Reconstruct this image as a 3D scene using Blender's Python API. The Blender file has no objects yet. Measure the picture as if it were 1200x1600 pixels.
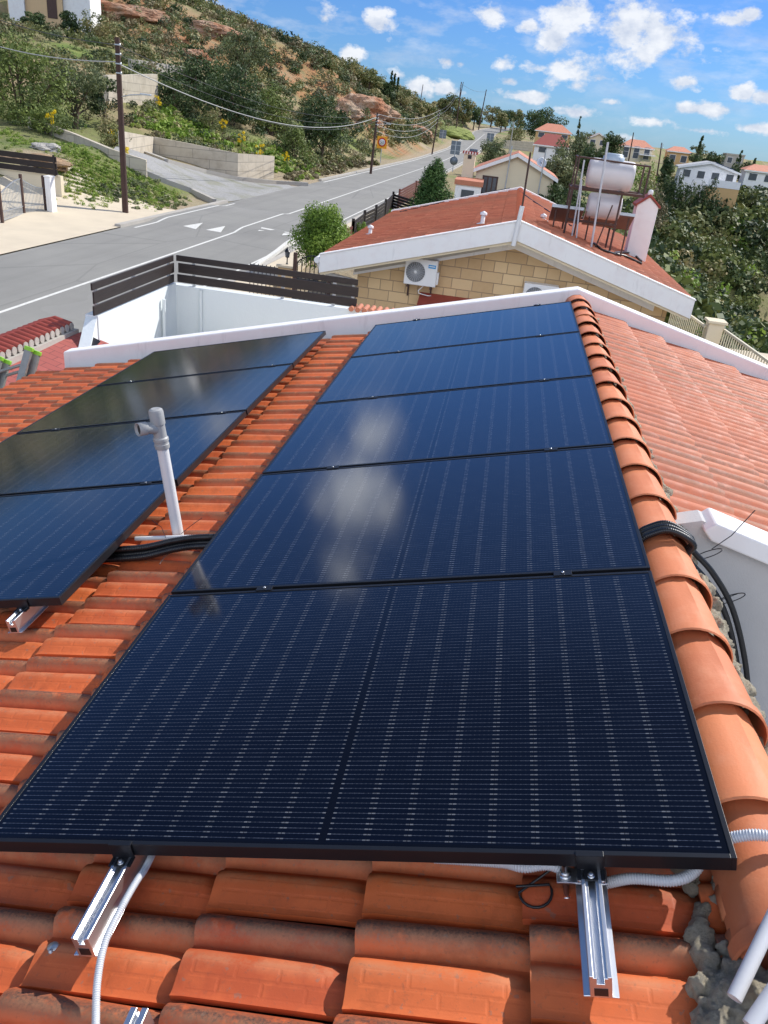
import bpy, bmesh, math, random
import numpy as np
from mathutils import Vector, Matrix
random.seed(7); rng = np.random.default_rng(7)
scene = bpy.context.scene
R_ = math.radians

# ------------------------------------------------------------------ camera
F_PX = 1205.94
CAM = np.array([-0.651, -1.165, 1.222])
def cam_axes(yaw, pitch, roll):
    cy, sy, cp, sp, cr, sr = math.cos(yaw), math.sin(yaw), math.cos(pitch), math.sin(pitch), math.cos(roll), math.sin(roll)
    f = np.array([sy*cp, cy*cp, -sp]); r = np.array([cy, -sy, 0.0]); u = np.cross(r, f)
    return cr*r + sr*u, -sr*r + cr*u, f
AX_R, AX_U, AX_F = cam_axes(R_(-6.110), R_(26.840), R_(6.6026))
cam_data = bpy.data.cameras.new('camera'); cam = bpy.data.objects.new('camera', cam_data)
scene.collection.objects.link(cam); scene.camera = cam
cam_data.sensor_fit = 'VERTICAL'; cam_data.sensor_height = 36.0; cam_data.lens = F_PX/1600*36.0
cam_data.clip_start = 0.05; cam_data.clip_end = 12000
M = Matrix(((AX_R[0], AX_U[0], -AX_F[0], CAM[0]), (AX_R[1], AX_U[1], -AX_F[1], CAM[1]), (AX_R[2], AX_U[2], -AX_F[2], CAM[2]), (0, 0, 0, 1)))
cam.matrix_world = M
scene.render.resolution_x = 768; scene.render.resolution_y = 1024

# ------------------------------------------------------------------ light
SUN_AZ, SUN_EL = R_(44), R_(41)          # azimuth from +Y towards +X
world = bpy.data.worlds.new('World'); scene.world = world; world.use_nodes = True
sun_d = bpy.data.lights.new('sun', 'SUN'); sun_d.energy = 3.7; sun_d.angle = R_(0.53); sun_d.color = (1.0, 0.955, 0.89)
sun = bpy.data.objects.new('sun', sun_d); scene.collection.objects.link(sun)
sdir = Vector((math.sin(SUN_AZ)*math.cos(SUN_EL), math.cos(SUN_AZ)*math.cos(SUN_EL), math.sin(SUN_EL)))
sun.rotation_euler = (-sdir).to_track_quat('-Z', 'Y').to_euler(); sun.location = (30, 30, 60)
scene.view_settings.view_transform = 'Standard'; scene.view_settings.look = 'None'
scene.view_settings.exposure = 0.55; scene.view_settings.gamma = 1.0; scene.view_settings.use_curve_mapping = False
SKY_STRENGTH = 0.14

def ray(px, py):
    d = (px-600)/F_PX*AX_R - (py-800)/F_PX*AX_U + AX_F
    return d/np.linalg.norm(d)
def on(px, py, P0, N):
    d = ray(px, py); N = np.array(N, float); t = ((np.array(P0, float)-CAM) @ N)/(d @ N); return CAM + t*d
def atx(px, py, X): return on(px, py, (X, 0, 0), (1, 0, 0))
def aty(px, py, Y): return on(px, py, (0, Y, 0), (0, 1, 0))
def atz(px, py, Z): return on(px, py, (0, 0, Z), (0, 0, 1))
def atd(px, py, D):
    d = ray(px, py); return CAM + d*(D/math.hypot(d[0], d[1]))

def build_world():
    nt = world.node_tree; nt.nodes.clear(); L = nt.links.new
    def N(t, **k):
        n = nt.nodes.new(t)
        for a, b in k.items(): setattr(n, a, b)
        return n
    def mth(op, a, b=None, c=None, clamp=False):
        n = N('ShaderNodeMath', operation=op, use_clamp=clamp)
        for i, v in enumerate((a, b, c)):
            if v is None: continue
            if isinstance(v, (int, float)): n.inputs[i].default_value = v
            else: L(v, n.inputs[i])
        return n.outputs[0]
    sky = N('ShaderNodeTexSky', sky_type='NISHITA'); sky.sun_disc = False
    sky.sun_elevation = SUN_EL; sky.sun_rotation = SUN_AZ; sky.air_density = 1.0; sky.dust_density = 0.35; sky.ozone_density = 2.2; sky.altitude = 200
    tc = N('ShaderNodeTexCoord'); sep = N('ShaderNodeSeparateXYZ'); L(tc.outputs['Generated'], sep.inputs[0])
    az = mth('ARCTAN2', sep.outputs[0], sep.outputs[1]); el = mth('ARCSINE', sep.outputs[2])
    comb = N('ShaderNodeCombineXYZ'); L(az, comb.inputs[0]); L(el, comb.inputs[1])
    # clouds: (px, py, half width px, half height px) where the photograph shows them
    cl = [(588,36,34,26),(508,28,20,26),(765,18,38,26),(826,42,22,14),(905,22,60,30),(985,52,75,44),(1040,62,50,32),(900,100,48,30),(868,60,25,25),(905,134,26,12),(935,122,34,10),
          (1140,30,46,17),(1172,24,20,14),(1065,130,30,15),(1160,145,24,18),(1195,152,30,12),(1110,172,48,13),(1075,170,35,10),(700,96,24,11),(720,100,16,9),(788,96,22,20),(795,127,26,8),
          (560,85,24,20),(545,80,16,14),(650,135,40,18),(620,118,20,12),(840,108,30,12),(955,160,26,8),(820,150,60,12),(1010,190,50,10),(900,175,60,12),(700,140,30,14),(1100,205,50,9),(1180,200,40,9),(960,215,40,8)]
    blobs = []
    for (x, y, a, b) in cl:
        d = ray(x, y); kf = 1.5 if (850 < x < 1060 and y < 110) else 1.08; blobs.append((math.atan2(d[0], d[1]), math.asin(d[2]), a/1400*kf, b/1400*kf))
    # further clouds round the rest of the sky (panels mirror some; the bank behind the camera is added fill light)
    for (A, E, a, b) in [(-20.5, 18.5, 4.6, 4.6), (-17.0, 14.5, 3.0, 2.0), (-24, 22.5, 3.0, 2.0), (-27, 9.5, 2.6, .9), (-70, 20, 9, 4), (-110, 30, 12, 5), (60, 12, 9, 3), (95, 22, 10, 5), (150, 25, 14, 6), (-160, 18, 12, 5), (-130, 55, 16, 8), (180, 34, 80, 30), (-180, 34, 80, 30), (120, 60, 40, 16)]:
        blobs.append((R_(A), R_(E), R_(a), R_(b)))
    acc = None
    for (A, E, a, b) in blobs:
        s = N('ShaderNodeVectorMath', operation='SUBTRACT'); L(comb.outputs[0], s.inputs[0]); s.inputs[1].default_value = (A, E, 0)
        m = N('ShaderNodeVectorMath', operation='MULTIPLY'); L(s.outputs[0], m.inputs[0]); m.inputs[1].default_value = (1/a, 1/b, 0)
        l = N('ShaderNodeVectorMath', operation='LENGTH'); L(m.outputs[0], l.inputs[0])
        acc = l.outputs['Value'] if acc is None else mth('MINIMUM', acc, l.outputs['Value'])
    def noise(scale, detail, rough, off=(0, 0, 0), strz=1.6):
        mp = N('ShaderNodeMapping'); L(tc.outputs['Generated'], mp.inputs[0]); mp.inputs['Location'].default_value = off; mp.inputs['Scale'].default_value = (1, 1, strz)
        n = N('ShaderNodeTexNoise'); L(mp.outputs[0], n.inputs['Vector']); n.inputs['Scale'].default_value = scale; n.inputs['Detail'].default_value = detail; n.inputs['Roughness'].default_value = rough
        return n.outputs['Fac']
    n1 = noise(26, 8, 0.62); n2 = noise(7, 4, 0.5, (3, 1, 2))
    # puff density
    nn = mth('MULTIPLY_ADD', n1, 2.9, -1.45)
    d = mth('SUBTRACT', mth('ADD', nn, 0.70), acc)
    dens = mth('MULTIPLY', d, 2.2, clamp=True)
    # thin low band of hazy cloud near the horizon
    low = mth('SUBTRACT', 1.0, mth('DIVIDE', mth('ABSOLUTE', mth('SUBTRACT', el, R_(5.5))), R_(6.5)), clamp=True)
    nl = noise(17, 8, 0.6, (5, 2, 1), 3.0)
    lowd = mth('MULTIPLY', mth('MULTIPLY', mth('SUBTRACT', mth('ADD', nl, mth('MULTIPLY', n2, .25)), 0.60), 5.0, clamp=True), mth('MULTIPLY', low, 0.42))
    tot = mth('MAXIMUM', mth('MULTIPLY', dens, 0.93), lowd, clamp=True)
    # cloud colour: bright tops, bluish grey in the thick of it
    n3 = noise(26, 6, 0.6, (0.006, 0.006, 0.022))
    sh = mth('MULTIPLY_ADD', mth('SUBTRACT', n1, n3), 2.2, 0.62, clamp=True)
    ramp = N('ShaderNodeMix', data_type='RGBA'); L(sh, ramp.inputs['Factor'])
    ramp.inputs['A'].default_value = (0.50, 0.58, 0.74, 1); ramp.inputs['B'].default_value = (0.93, 0.95, 0.99, 1)
    tf = mth('MULTIPLY', mth('SUBTRACT', el, R_(16)), 1/R_(42), clamp=True)
    tn = N('ShaderNodeMix', data_type='RGBA'); L(tf, tn.inputs['Factor']); tn.inputs['A'].default_value = (.180, .315, .56, 1); tn.inputs['B'].default_value = (.50, .55, .62, 1)
    ml = N('ShaderNodeMix', data_type='RGBA', blend_type='MULTIPLY'); ml.inputs['Factor'].default_value = 1; L(sky.outputs[0], ml.inputs['A']); L(tn.outputs['Result'], ml.inputs['B'])
    b1 = N('ShaderNodeBackground'); L(ml.outputs['Result'], b1.inputs[0]); b1.inputs[1].default_value = SKY_STRENGTH
    b2 = N('ShaderNodeBackground'); L(ramp.outputs['Result'], b2.inputs[0]); L(mth('MULTIPLY_ADD', mth('MULTIPLY', sep.outputs[1], -1.0, clamp=True), 1.3, mth('MULTIPLY_ADD', mth('MULTIPLY', mth('SUBTRACT', el, R_(10)), 1/R_(8), clamp=True), 0.75, 0.70)), b2.inputs[1])  # clouds boosted behind the camera as added fill, and higher up for panel reflections
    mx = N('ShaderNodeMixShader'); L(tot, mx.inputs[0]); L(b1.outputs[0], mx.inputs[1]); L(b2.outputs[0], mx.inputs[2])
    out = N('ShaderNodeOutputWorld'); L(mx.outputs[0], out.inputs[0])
build_world()

# ------------------------------------------------------------------ materials
class NT:
    def __init__(s, name):
        s.m = bpy.data.materials.new(name); s.m.use_nodes = True; s.nt = s.m.node_tree
        s.b = s.nt.nodes['Principled BSDF']; s.L = s.nt.links.new
    def N(s, t, **k):
        n = s.nt.nodes.new(t)
        for a, b in k.items(): setattr(n, a, b)
        return n
    def val(s, n, i, v):
        if v is None: return
        if isinstance(v, (int, float)): n.inputs[i].default_value = v
        elif isinstance(v, tuple): n.inputs[i].default_value = v if len(v) != 3 or n.inputs[i].type == 'VECTOR' else (*v, 1)
        else: s.L(v, n.inputs[i])
    def math(s, op, a, b=None, c=None, clamp=False):
        n = s.N('ShaderNodeMath', operation=op, use_clamp=clamp)
        for i, v in enumerate((a, b, c)): s.val(n, i, v)
        return n.outputs[0]
    def coord(s, kind='Object', scale=None, loc=None, rot=None):
        tc = s.N('ShaderNodeTexCoord'); o = tc.outputs[kind]
        if scale or loc or rot:
            mp = s.N('ShaderNodeMapping'); s.L(o, mp.inputs[0])
            if scale: mp.inputs['Scale'].default_value = scale
            if loc: mp.inputs['Location'].default_value = loc
            if rot: mp.inputs['Rotation'].default_value = rot
            o = mp.outputs[0]
        return o
    def noise(s, scale, detail=4, rough=.55, vec=None, out='Fac', dist=0):
        n = s.N('ShaderNodeTexNoise'); n.inputs['Scale'].default_value = scale; n.inputs['Detail'].default_value = detail; n.inputs['Roughness'].default_value = rough
        n.inputs['Distortion'].default_value = dist
        s.L(vec if vec is not None else s.coord(), n.inputs['Vector']); return n.outputs[out]
    def ramp(s, fac, stops, interp='LINEAR'):
        n = s.N('ShaderNodeValToRGB'); n.color_ramp.interpolation = interp
        while len(n.color_ramp.elements) < len(stops): n.color_ramp.elements.new(0.5)
        for e, (p, c) in zip(n.color_ramp.elements, stops):
            e.position = p; e.color = (*c, 1) if len(c) == 3 else c
        s.L(fac, n.inputs[0]); return n.outputs[0]
    def mix(s, f, a, b, blend='MIX'):
        n = s.N('ShaderNodeMix', data_type='RGBA', blend_type=blend); s.val(n, 0, f)
        for i, v in ((6, a), (7, b)):
            if isinstance(v, tuple): n.inputs[i].default_value = (*v, 1) if len(v) == 3 else v
            else: s.L(v, n.inputs[i])
        return n.outputs[2]
    def bump(s, h, strength=.5, dist=.01, normal=None):
        n = s.N('ShaderNodeBump'); n.inputs['Strength'].default_value = strength; n.inputs['Distance'].default_value = dist
        s.L(h, n.inputs['Height'])
        if normal is not None: s.L(normal, n.inputs['Normal'])
        return n.outputs[0]
    def fin(s, col=None, rough=None, normal=None, metal=None, **k):
        for nm, v in (('Base Color', col), ('Roughness', rough), ('Normal', normal), ('Metallic', metal)):
            if v is None: continue
            if isinstance(v, tuple): s.b.inputs[nm].default_value = (*v, 1)
            elif isinstance(v, (int, float)): s.b.inputs[nm].default_value = v
            else: s.L(v, s.b.inputs[nm])
        for a, v in k.items(): s.b.inputs[a.replace('_', ' ')].default_value = v
        return s.m
MATS = {}
def simple(name, col, rough=.6, metal=0, var=.15, scale=8, bump=0, bscale=60, bdist=.004, kind='Object'):
    t = NT(name); c = t.coord(kind); n = t.noise(scale, 5, .6, c)
    cc = t.mix(n, tuple(x*(1-var*1.4) for x in col), tuple(min(1, x*(1+var)) for x in col))
    nm = t.bump(t.noise(bscale, 5, .6, c), bump, bdist) if bump else None
    MATS[name] = t.fin(cc, rough, nm, metal); return MATS[name]

def wpaint():
    t = NT('white_paint'); g = t.N('ShaderNodeNewGeometry'); P = g.outputs['Position']; mp = t.N('ShaderNodeMapping'); t.L(P, mp.inputs[0]); mp.inputs['Scale'].default_value = (5, 5, .9)
    st = t.noise(1.6, 6, .65, mp.outputs[0]); pk = t.noise(3.2, 5, .6, P); sp = t.noise(28, 5, .7, P)
    c = t.mix(t.math('MULTIPLY', t.math('MULTIPLY_ADD', pk, 3.5, -1.6, clamp=True), .45), (.86, .85, .83), (.76, .69, .67))
    c = t.mix(t.math('MULTIPLY', t.math('MULTIPLY_ADD', st, 5, -2.9, clamp=True), .5), c, (.50, .49, .47))
    c = t.mix(t.math('MULTIPLY', t.math('MULTIPLY_ADD', sp, 7, -4.6, clamp=True), .35), c, (.42, .40, .37))
    MATS['white_paint'] = t.fin(c, .78, t.bump(t.noise(70, 5, .6, P), .25, .003))
wpaint()
simple('cream_paint', (.72, .62, .44), .8, var=.05, scale=2)
simple('ochre_paint', (.62, .40, .18), .8, var=.06, scale=2)
simple('white_metal', (.78, .78, .77), .45, var=.03)
simple('galvanised', (.55, .57, .58), .4, .7, var=.12, scale=30)
simple('steel', (.62, .62, .62), .28, 1, var=.1)
simple('black_metal', (.012, .013, .016), .38, .2, var=.2)
simple('black_plastic', (.012, .012, .013), .35, var=.2, scale=20)
simple('rust_metal', (.09, .05, .04), .6, .3, var=.3, scale=6)
simple('grey_plastic', (.56, .58, .60), .4, var=.05)
simple('pvc_white', (.74, .73, .72), .42, var=.08, scale=9)
simple('pvc_grey', (.36, .36, .35), .5, var=.12, scale=14)
simple('concrete', (.44, .41, .36), .9, var=.18, scale=.9, bump=.4, bscale=14, bdist=.02)
simple('pale_concrete', (.62, .53, .39), .9, var=.14, scale=.7, bump=.3, bscale=9, bdist=.01)
simple('grey_stucco', (.52, .51, .50), .92, var=.08, scale=5, bump=.5, bscale=160, bdist=.004)
simple('red_paint', (.30, .055, .035), .6, var=.2)
simple('glass_dark', (.09, .10, .115), .15, var=.2)
simple('window_blue', (.03, .07, .16), .1, var=.1)
simple('bark', (.13, .09, .06), .9, var=.3, scale=9, bump=.6, bscale=18, bdist=.02)
simple('pole_wood', (.075, .04, .03), .85, var=.3, scale=5)
simple('terracotta_far', (.55, .21, .12), .8, var=.22, scale=3, bump=.6, bscale=6, bdist=.05)
def paintm():
    t = NT('paint_mark'); P = t.coord(); a = t.noise(6, 7, .8, P); b = t.noise(45, 4, .7, P)
    t_ = t.math('MULTIPLY_ADD', t.math('ADD', t.math('MULTIPLY', a, .6), t.math('MULTIPLY', b, .4)), 6, -3.0, clamp=True)
    MATS['paint_mark'] = t.fin(t.mix(t.math('MULTIPLY', t_, .75), (.68, .67, .62), (.30, .29, .26)), .85)
paintm()
simple('sign_grey', (.16, .19, .22), .5, .4)
simple('sign_yellow', (.78, .33, .01), .5, var=.03)
simple('sign_white', (.75, .74, .72), .5, var=.03)
simple('sign_red', (.55, .03, .02), .5, var=.03)
simple('ink', (.02, .02, .025), .5, var=.03)
simple('lime_plastic', (.30, .62, .05), .45, var=.05)
simple('blue_label', (.03, .30, .62), .4, var=.03)
simple('red_cable', (.6, .02, .02), .35, var=.05)
simple('yellow_flower', (.80, .60, .02), .7, var=.1)
simple('car_paint', (.02, .035, .07), .2, .3, var=.05)
simple('rubber', (.02, .02, .02), .8)
simple('dirt', (.36, .24, .14), .95, var=.25, scale=1.2, bump=.6, bscale=8, bdist=.05)
simple('wire', (.07, .07, .07), .6)
simple('wire_light', (.45, .45, .43), .6)

def wood(name, col):
    t = NT(name); c = t.coord('Object', (1, 1, 14)); n = t.noise(5, 6, .65, c, dist=.6)
    MATS[name] = t.fin(t.ramp(n, [(.25, tuple(x*.45 for x in col)), (.6, col), (.9, tuple(x*2.4 for x in col))]), .55, t.bump(n, .4, .004))
wood('dark_wood', (.028, .018, .015)); wood('red_wood', (.16, .045, .03))

def court_white():
    t = NT('court_white'); c = t.coord(); n = t.noise(9, 6, .7, c); n2 = t.noise(1.1, 4, .5, c)
    col = t.mix(t.math('MULTIPLY', n2, .5), (.74, .78, .78), (.66, .73, .74))
    MATS['court_white'] = t.fin(col, .9, t.bump(n, .5, .012))
court_white()

def asphalt():
    t = NT('asphalt'); c = t.coord(); f = t.noise(55, 6, .75, c); g = t.noise(.35, 5, .6, c)
    st = t.coord('Object', (1.0, .03, 1)); h = t.noise(1.2, 4, .5, st)
    a = t.ramp(g, [(.3, (.215, .208, .180)), (.5, (.255, .247, .214)), (.7, (.295, .285, .245))])
    a = t.mix(t.math('MULTIPLY', h, .35), a, (.21, .208, .195)); tr = t.noise(2.2, 4, .6, t.coord('Object', (1.0, .012, 1), loc=(3, 0, 0))); a = t.mix(t.math('MULTIPLY', t.math('MULTIPLY_ADD', tr, 4, -1.9, clamp=True), .30), a, (.13, .125, .11)); pt = t.noise(.16, 3, .4, c); a = t.mix(t.math('MULTIPLY', t.math('GREATER_THAN', pt, .58), .22), a, (.33, .32, .29)); a = t.mix(.30, a, t.ramp(f, [(.3, (.08, .08, .08)), (.7, (.38, .37, .36))]))
    # cracks / tar joints
    v = t.N('ShaderNodeTexVoronoi', feature='DISTANCE_TO_EDGE'); t.L(t.coord('Object', (.22, .09, 1)), v.inputs['Vector']); v.inputs['Scale'].default_value = 1.0
    cr = t.math('LESS_THAN', v.outputs['Distance'], .006); a = t.mix(t.math('MULTIPLY', cr, .22), a, (.07, .07, .07))
    MATS['asphalt'] = t.fin(a, .88, t.bump(f, .35, .006))
asphalt()

def gravel():
    t = NT('gravel'); c = t.coord(); f = t.noise(9, 8, .8, c); g = t.noise(.5, 4, .6, c)
    MATS['gravel'] = t.fin(t.mix(t.math('MULTIPLY', t.math('SUBTRACT', g, .45, clamp=True), 3, clamp=True), t.ramp(f, [(.3, (.20, .20, .195)), (.7, (.40, .39, .37))]), (.17, .17, .08)), .95, t.bump(f, .5, .03))
gravel()

def ground():
    t = NT('ground'); g = t.N('ShaderNodeNewGeometry'); P = g.outputs['Position']
    a = t.N('ShaderNodeAttribute', attribute_name='zone'); sp = t.N('ShaderNodeSeparateColor'); t.L(a.outputs['Color'], sp.inputs[0])
    n1 = t.noise(.45, 7, .65, P); n2 = t.noise(.09, 5, .55, P); n3 = t.noise(3.5, 6, .7, P)
    dry = t.ramp(n1, [(.30, (.22, .17, .085)), (.45, (.38, .29, .17)), (.6, (.27, .24, .11)), (.78, (.44, .35, .22))])
    grn = t.ramp(n1, [(.3, (.09, .13, .03)), (.5, (.16, .23, .04)), (.7, (.28, .31, .09))])
    c = t.mix(t.math('MULTIPLY_ADD', n2, 5, -2.3, clamp=True), dry, grn)
    c = t.mix(sp.outputs[1], c, t.mix(t.math('MULTIPLY_ADD', n3, 2.5, -.9, clamp=True), grn, (.21, .20, .10)))
    soil = t.ramp(n3, [(.3, (.30, .12, .05)), (.55, (.48, .22, .10)), (.8, (.55, .38, .22))])
    c = t.mix(t.math('MULTIPLY', sp.outputs[0], t.math('MULTIPLY_ADD', n1, 4, -1.4, clamp=True)), c, soil)
    c = t.mix(sp.outputs[2], c, t.ramp(n3, [(.3, (.36, .27, .18)), (.7, (.52, .43, .31))]))
    c = t.mix(.35, c, t.ramp(t.noise(14, 5, .8, P), [(.3, (.03, .03, .01)), (.7, (.45, .42, .26))]), 'OVERLAY')
    MATS['ground'] = t.fin(c, .95, t.bump(n3, .8, .15))
ground()

def leaf(name, cols, trans=.12):
    t = NT(name); a = t.N('ShaderNodeAttribute', attribute_name='tint'); 
    c = t.ramp(a.outputs['Fac'], [(i/(len(cols)-1), k) for i, k in enumerate(cols)])
    MATS[name] = t.fin(c, .62, None, None, Specular_IOR_Level=.25)
    t.b.inputs['Transmission Weight'].default_value = 0
    try: t.b.inputs['Subsurface Weight'].default_value = 0
    except Exception: pass
    tr = t.N('ShaderNodeBsdfTranslucent'); t.L(c, tr.inputs[0]); mx = t.N('ShaderNodeMixShader'); mx.inputs[0].default_value = trans
    o = t.nt.nodes['Material Output']; t.L(t.b.outputs[0], mx.inputs[1]); t.L(tr.outputs[0], mx.inputs[2]); t.L(mx.outputs[0], o.inputs[0])
leaf('leaf_dark', [(0.029, 0.053, 0.023), (0.065, 0.101, 0.036), (0.111, 0.156, 0.049)])
leaf('leaf_olive', [(0.079, 0.102, 0.049), (0.151, 0.180, 0.078), (0.248, 0.265, 0.120)])
leaf('leaf_pine', [(0.089, 0.119, 0.039), (0.158, 0.203, 0.053), (0.236, 0.288, 0.076)])
leaf('leaf_bright', [(0.075, 0.138, 0.021), (0.161, 0.265, 0.036), (0.298, 0.414, 0.062)], .2)
leaf('leaf_scrub', [(0.092, 0.114, 0.041), (0.156, 0.179, 0.061), (0.259, 0.253, 0.095), (0.406, 0.325, 0.161)])
leaf('leaf_valley', [(0.032, 0.054, 0.025), (0.058, 0.089, 0.034), (0.103, 0.136, 0.043), (0.220, 0.245, 0.067)])
leaf('leaf_dry', [(.14, .11, .06), (.20, .17, .09), (.30, .25, .14)])
leaf('leaf_bank', [(.10, .17, .025), (.21, .33, .045), (.32, .43, .08), (.40, .40, .15)], .3)
leaf('flower_yellow', [(.7, .5, .01), (.8, .62, .02)], .2)

def tile(name, base, dirty, dark, red, emboss=True):
    t = NT(name); uv = t.N('ShaderNodeUVMap'); uv.uv_map = 'UVMap'; sp = t.N('ShaderNodeSeparateXYZ'); t.L(uv.outputs[0], sp.inputs[0])
    at = t.N('ShaderNodeAttribute', attribute_name='tint'); g = t.N('ShaderNodeNewGeometry'); P = g.outputs['Position']
    s = t.math('FRACT', t.math('DIVIDE', sp.outputs[1], .205))
    fine = t.noise(150, 6, .75, P); mid = t.noise(14, 6, .65, P); big = t.noise(1.3, 4, .5, P); spot = t.noise(42, 3, .5, P)
    c = t.mix(at.outputs['Fac'], base, red)
    c = t.mix(t.math('MULTIPLY', t.math('MULTIPLY_ADD', mid, 3.2, -1.5, clamp=True), .45), c, tuple(min(1, x*1.35) for x in base))
    # grey beige bloom sits on the crowns of the rolls
    crown = t.math('SUBTRACT', 1.0, t.math('MULTIPLY', t.math('ABSOLUTE', t.math('SUBTRACT', s, .24)), 5.5), clamp=True)
    crown2 = t.math('SUBTRACT', 1.0, t.math('MULTIPLY', t.math('ABSOLUTE', t.math('SUBTRACT', s, .60)), 8.5), clamp=True)
    cr = t.math('MAXIMUM', crown, t.math('MULTIPLY', crown2, .6))
    bl = t.math('MULTIPLY', t.math('MULTIPLY', cr, t.math('MULTIPLY_ADD', t.math('ADD', mid, t.math('MULTIPLY', fine, .6)), 4.2, -2.6, clamp=True)), dirty)
    c = t.mix(t.math('MULTIPLY', bl, .7), c, (.44, .25, .135))
    film = t.math('MULTIPLY', t.math('MULTIPLY_ADD', t.noise(4.5, 7, .72, P), 5, -2.6, clamp=True), .6*dark); c = t.mix(film, c, tuple(x*.42 for x in base))
    c = t.mix(t.math('MULTIPLY', t.math('MULTIPLY_ADD', t.noise(75, 4, .7, P), 5, -2.9, clamp=True), .55*dark), c, (.13, .07, .045))
    # black lichen on the far flank of the roll and specks
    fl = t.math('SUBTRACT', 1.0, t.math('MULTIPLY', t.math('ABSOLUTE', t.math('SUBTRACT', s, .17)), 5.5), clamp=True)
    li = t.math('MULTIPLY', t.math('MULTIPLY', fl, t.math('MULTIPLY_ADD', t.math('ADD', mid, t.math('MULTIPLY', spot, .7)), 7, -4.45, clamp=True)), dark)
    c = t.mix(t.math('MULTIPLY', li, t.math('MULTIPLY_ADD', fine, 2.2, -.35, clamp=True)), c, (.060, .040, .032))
    st = t.math('MULTIPLY', t.math('GREATER_THAN', spot, .68), .4*dark); c = t.mix(st, c, (.20, .16, .12))
    rough = t.ramp(mid, [(.3, (.55,)*3), (.7, (.75,)*3)])
    h = t.math('ADD', t.math('MULTIPLY', fine, .25), t.math('MULTIPLY', mid, .5))
    nm = t.bump(h, .35, .004)
    if emboss:
        br = t.N('ShaderNodeTexBrick'); br.offset = .35; cv = t.N('ShaderNodeCombineXYZ'); t.L(sp.outputs[0], cv.inputs[0]); t.L(s, cv.inputs[1])
        mp = t.N('ShaderNodeMapping'); t.L(cv.outputs[0], mp.inputs[0]); mp.inputs['Scale'].default_value = (1, .205, 1); mp.inputs['Location'].default_value = (0, -.1285, 0); t.L(mp.outputs[0], br.inputs['Vector'])
        br.inputs['Scale'].default_value = 1; br.inputs['Brick Width'].default_value = .090; br.inputs['Row Height'].default_value = .0305; br.inputs['Mortar Size'].default_value = .0055; br.inputs['Mortar Smooth'].default_value = .8
        br.inputs['Color1'].default_value = (0, 0, 0, 1); br.inputs['Color2'].default_value = (0, 0, 0, 1); br.inputs['Mortar'].default_value = (1, 1, 1, 1)
        tt = t.math('FRACT', t.math('DIVIDE', sp.outputs[0], .36))
        m = t.math('MULTIPLY', t.math('MULTIPLY', t.math('GREATER_THAN', s, .63), t.math('LESS_THAN', s, .93)), t.math('MULTIPLY', t.math('GREATER_THAN', tt, .06), t.math('LESS_THAN', tt, .93)))
        nm = t.bump(t.math('MULTIPLY', t.math('MULTIPLY', br.outputs['Color'], m), t.math('MULTIPLY_ADD', mid, 2.4, -.5, clamp=True)), .26, .003, nm)
    MATS[name] = t.fin(c, rough, nm, None, Specular_IOR_Level=.4)
tile('terracotta', (.60, .135, .036), 1.0, 1.0, (.46, .085, .026))
tile('terracotta_pale', (.52, .150, .068), .6, .6, (.43, .112, .050), False)
tile('terracotta_red', (.57, .185, .092), .4, .25, (.46, .13, .066), False)

def ridgemat():
    t = NT('ridge_clay'); at = t.N('ShaderNodeObjectInfo'); g = t.N('ShaderNodeNewGeometry'); P = g.outputs['Position']
    mid = t.noise(9, 6, .65, P); fine = t.noise(120, 5, .7, P)
    c = t.mix(at.outputs['Random'], (.70, .225, .085), (.56, .165, .065)); c = t.mix(t.math('MULTIPLY_ADD', mid, 2.5, -1.2, clamp=True), c, (.70, .28, .14))
    c = t.mix(t.math('MULTIPLY', t.math('MULTIPLY_ADD', fine, 4, -2.3, clamp=True), .3), c, (.42, .2, .12))
    MATS['ridge_clay'] = t.fin(c, .62, t.bump(fine, .25, .003))
ridgemat()

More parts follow.
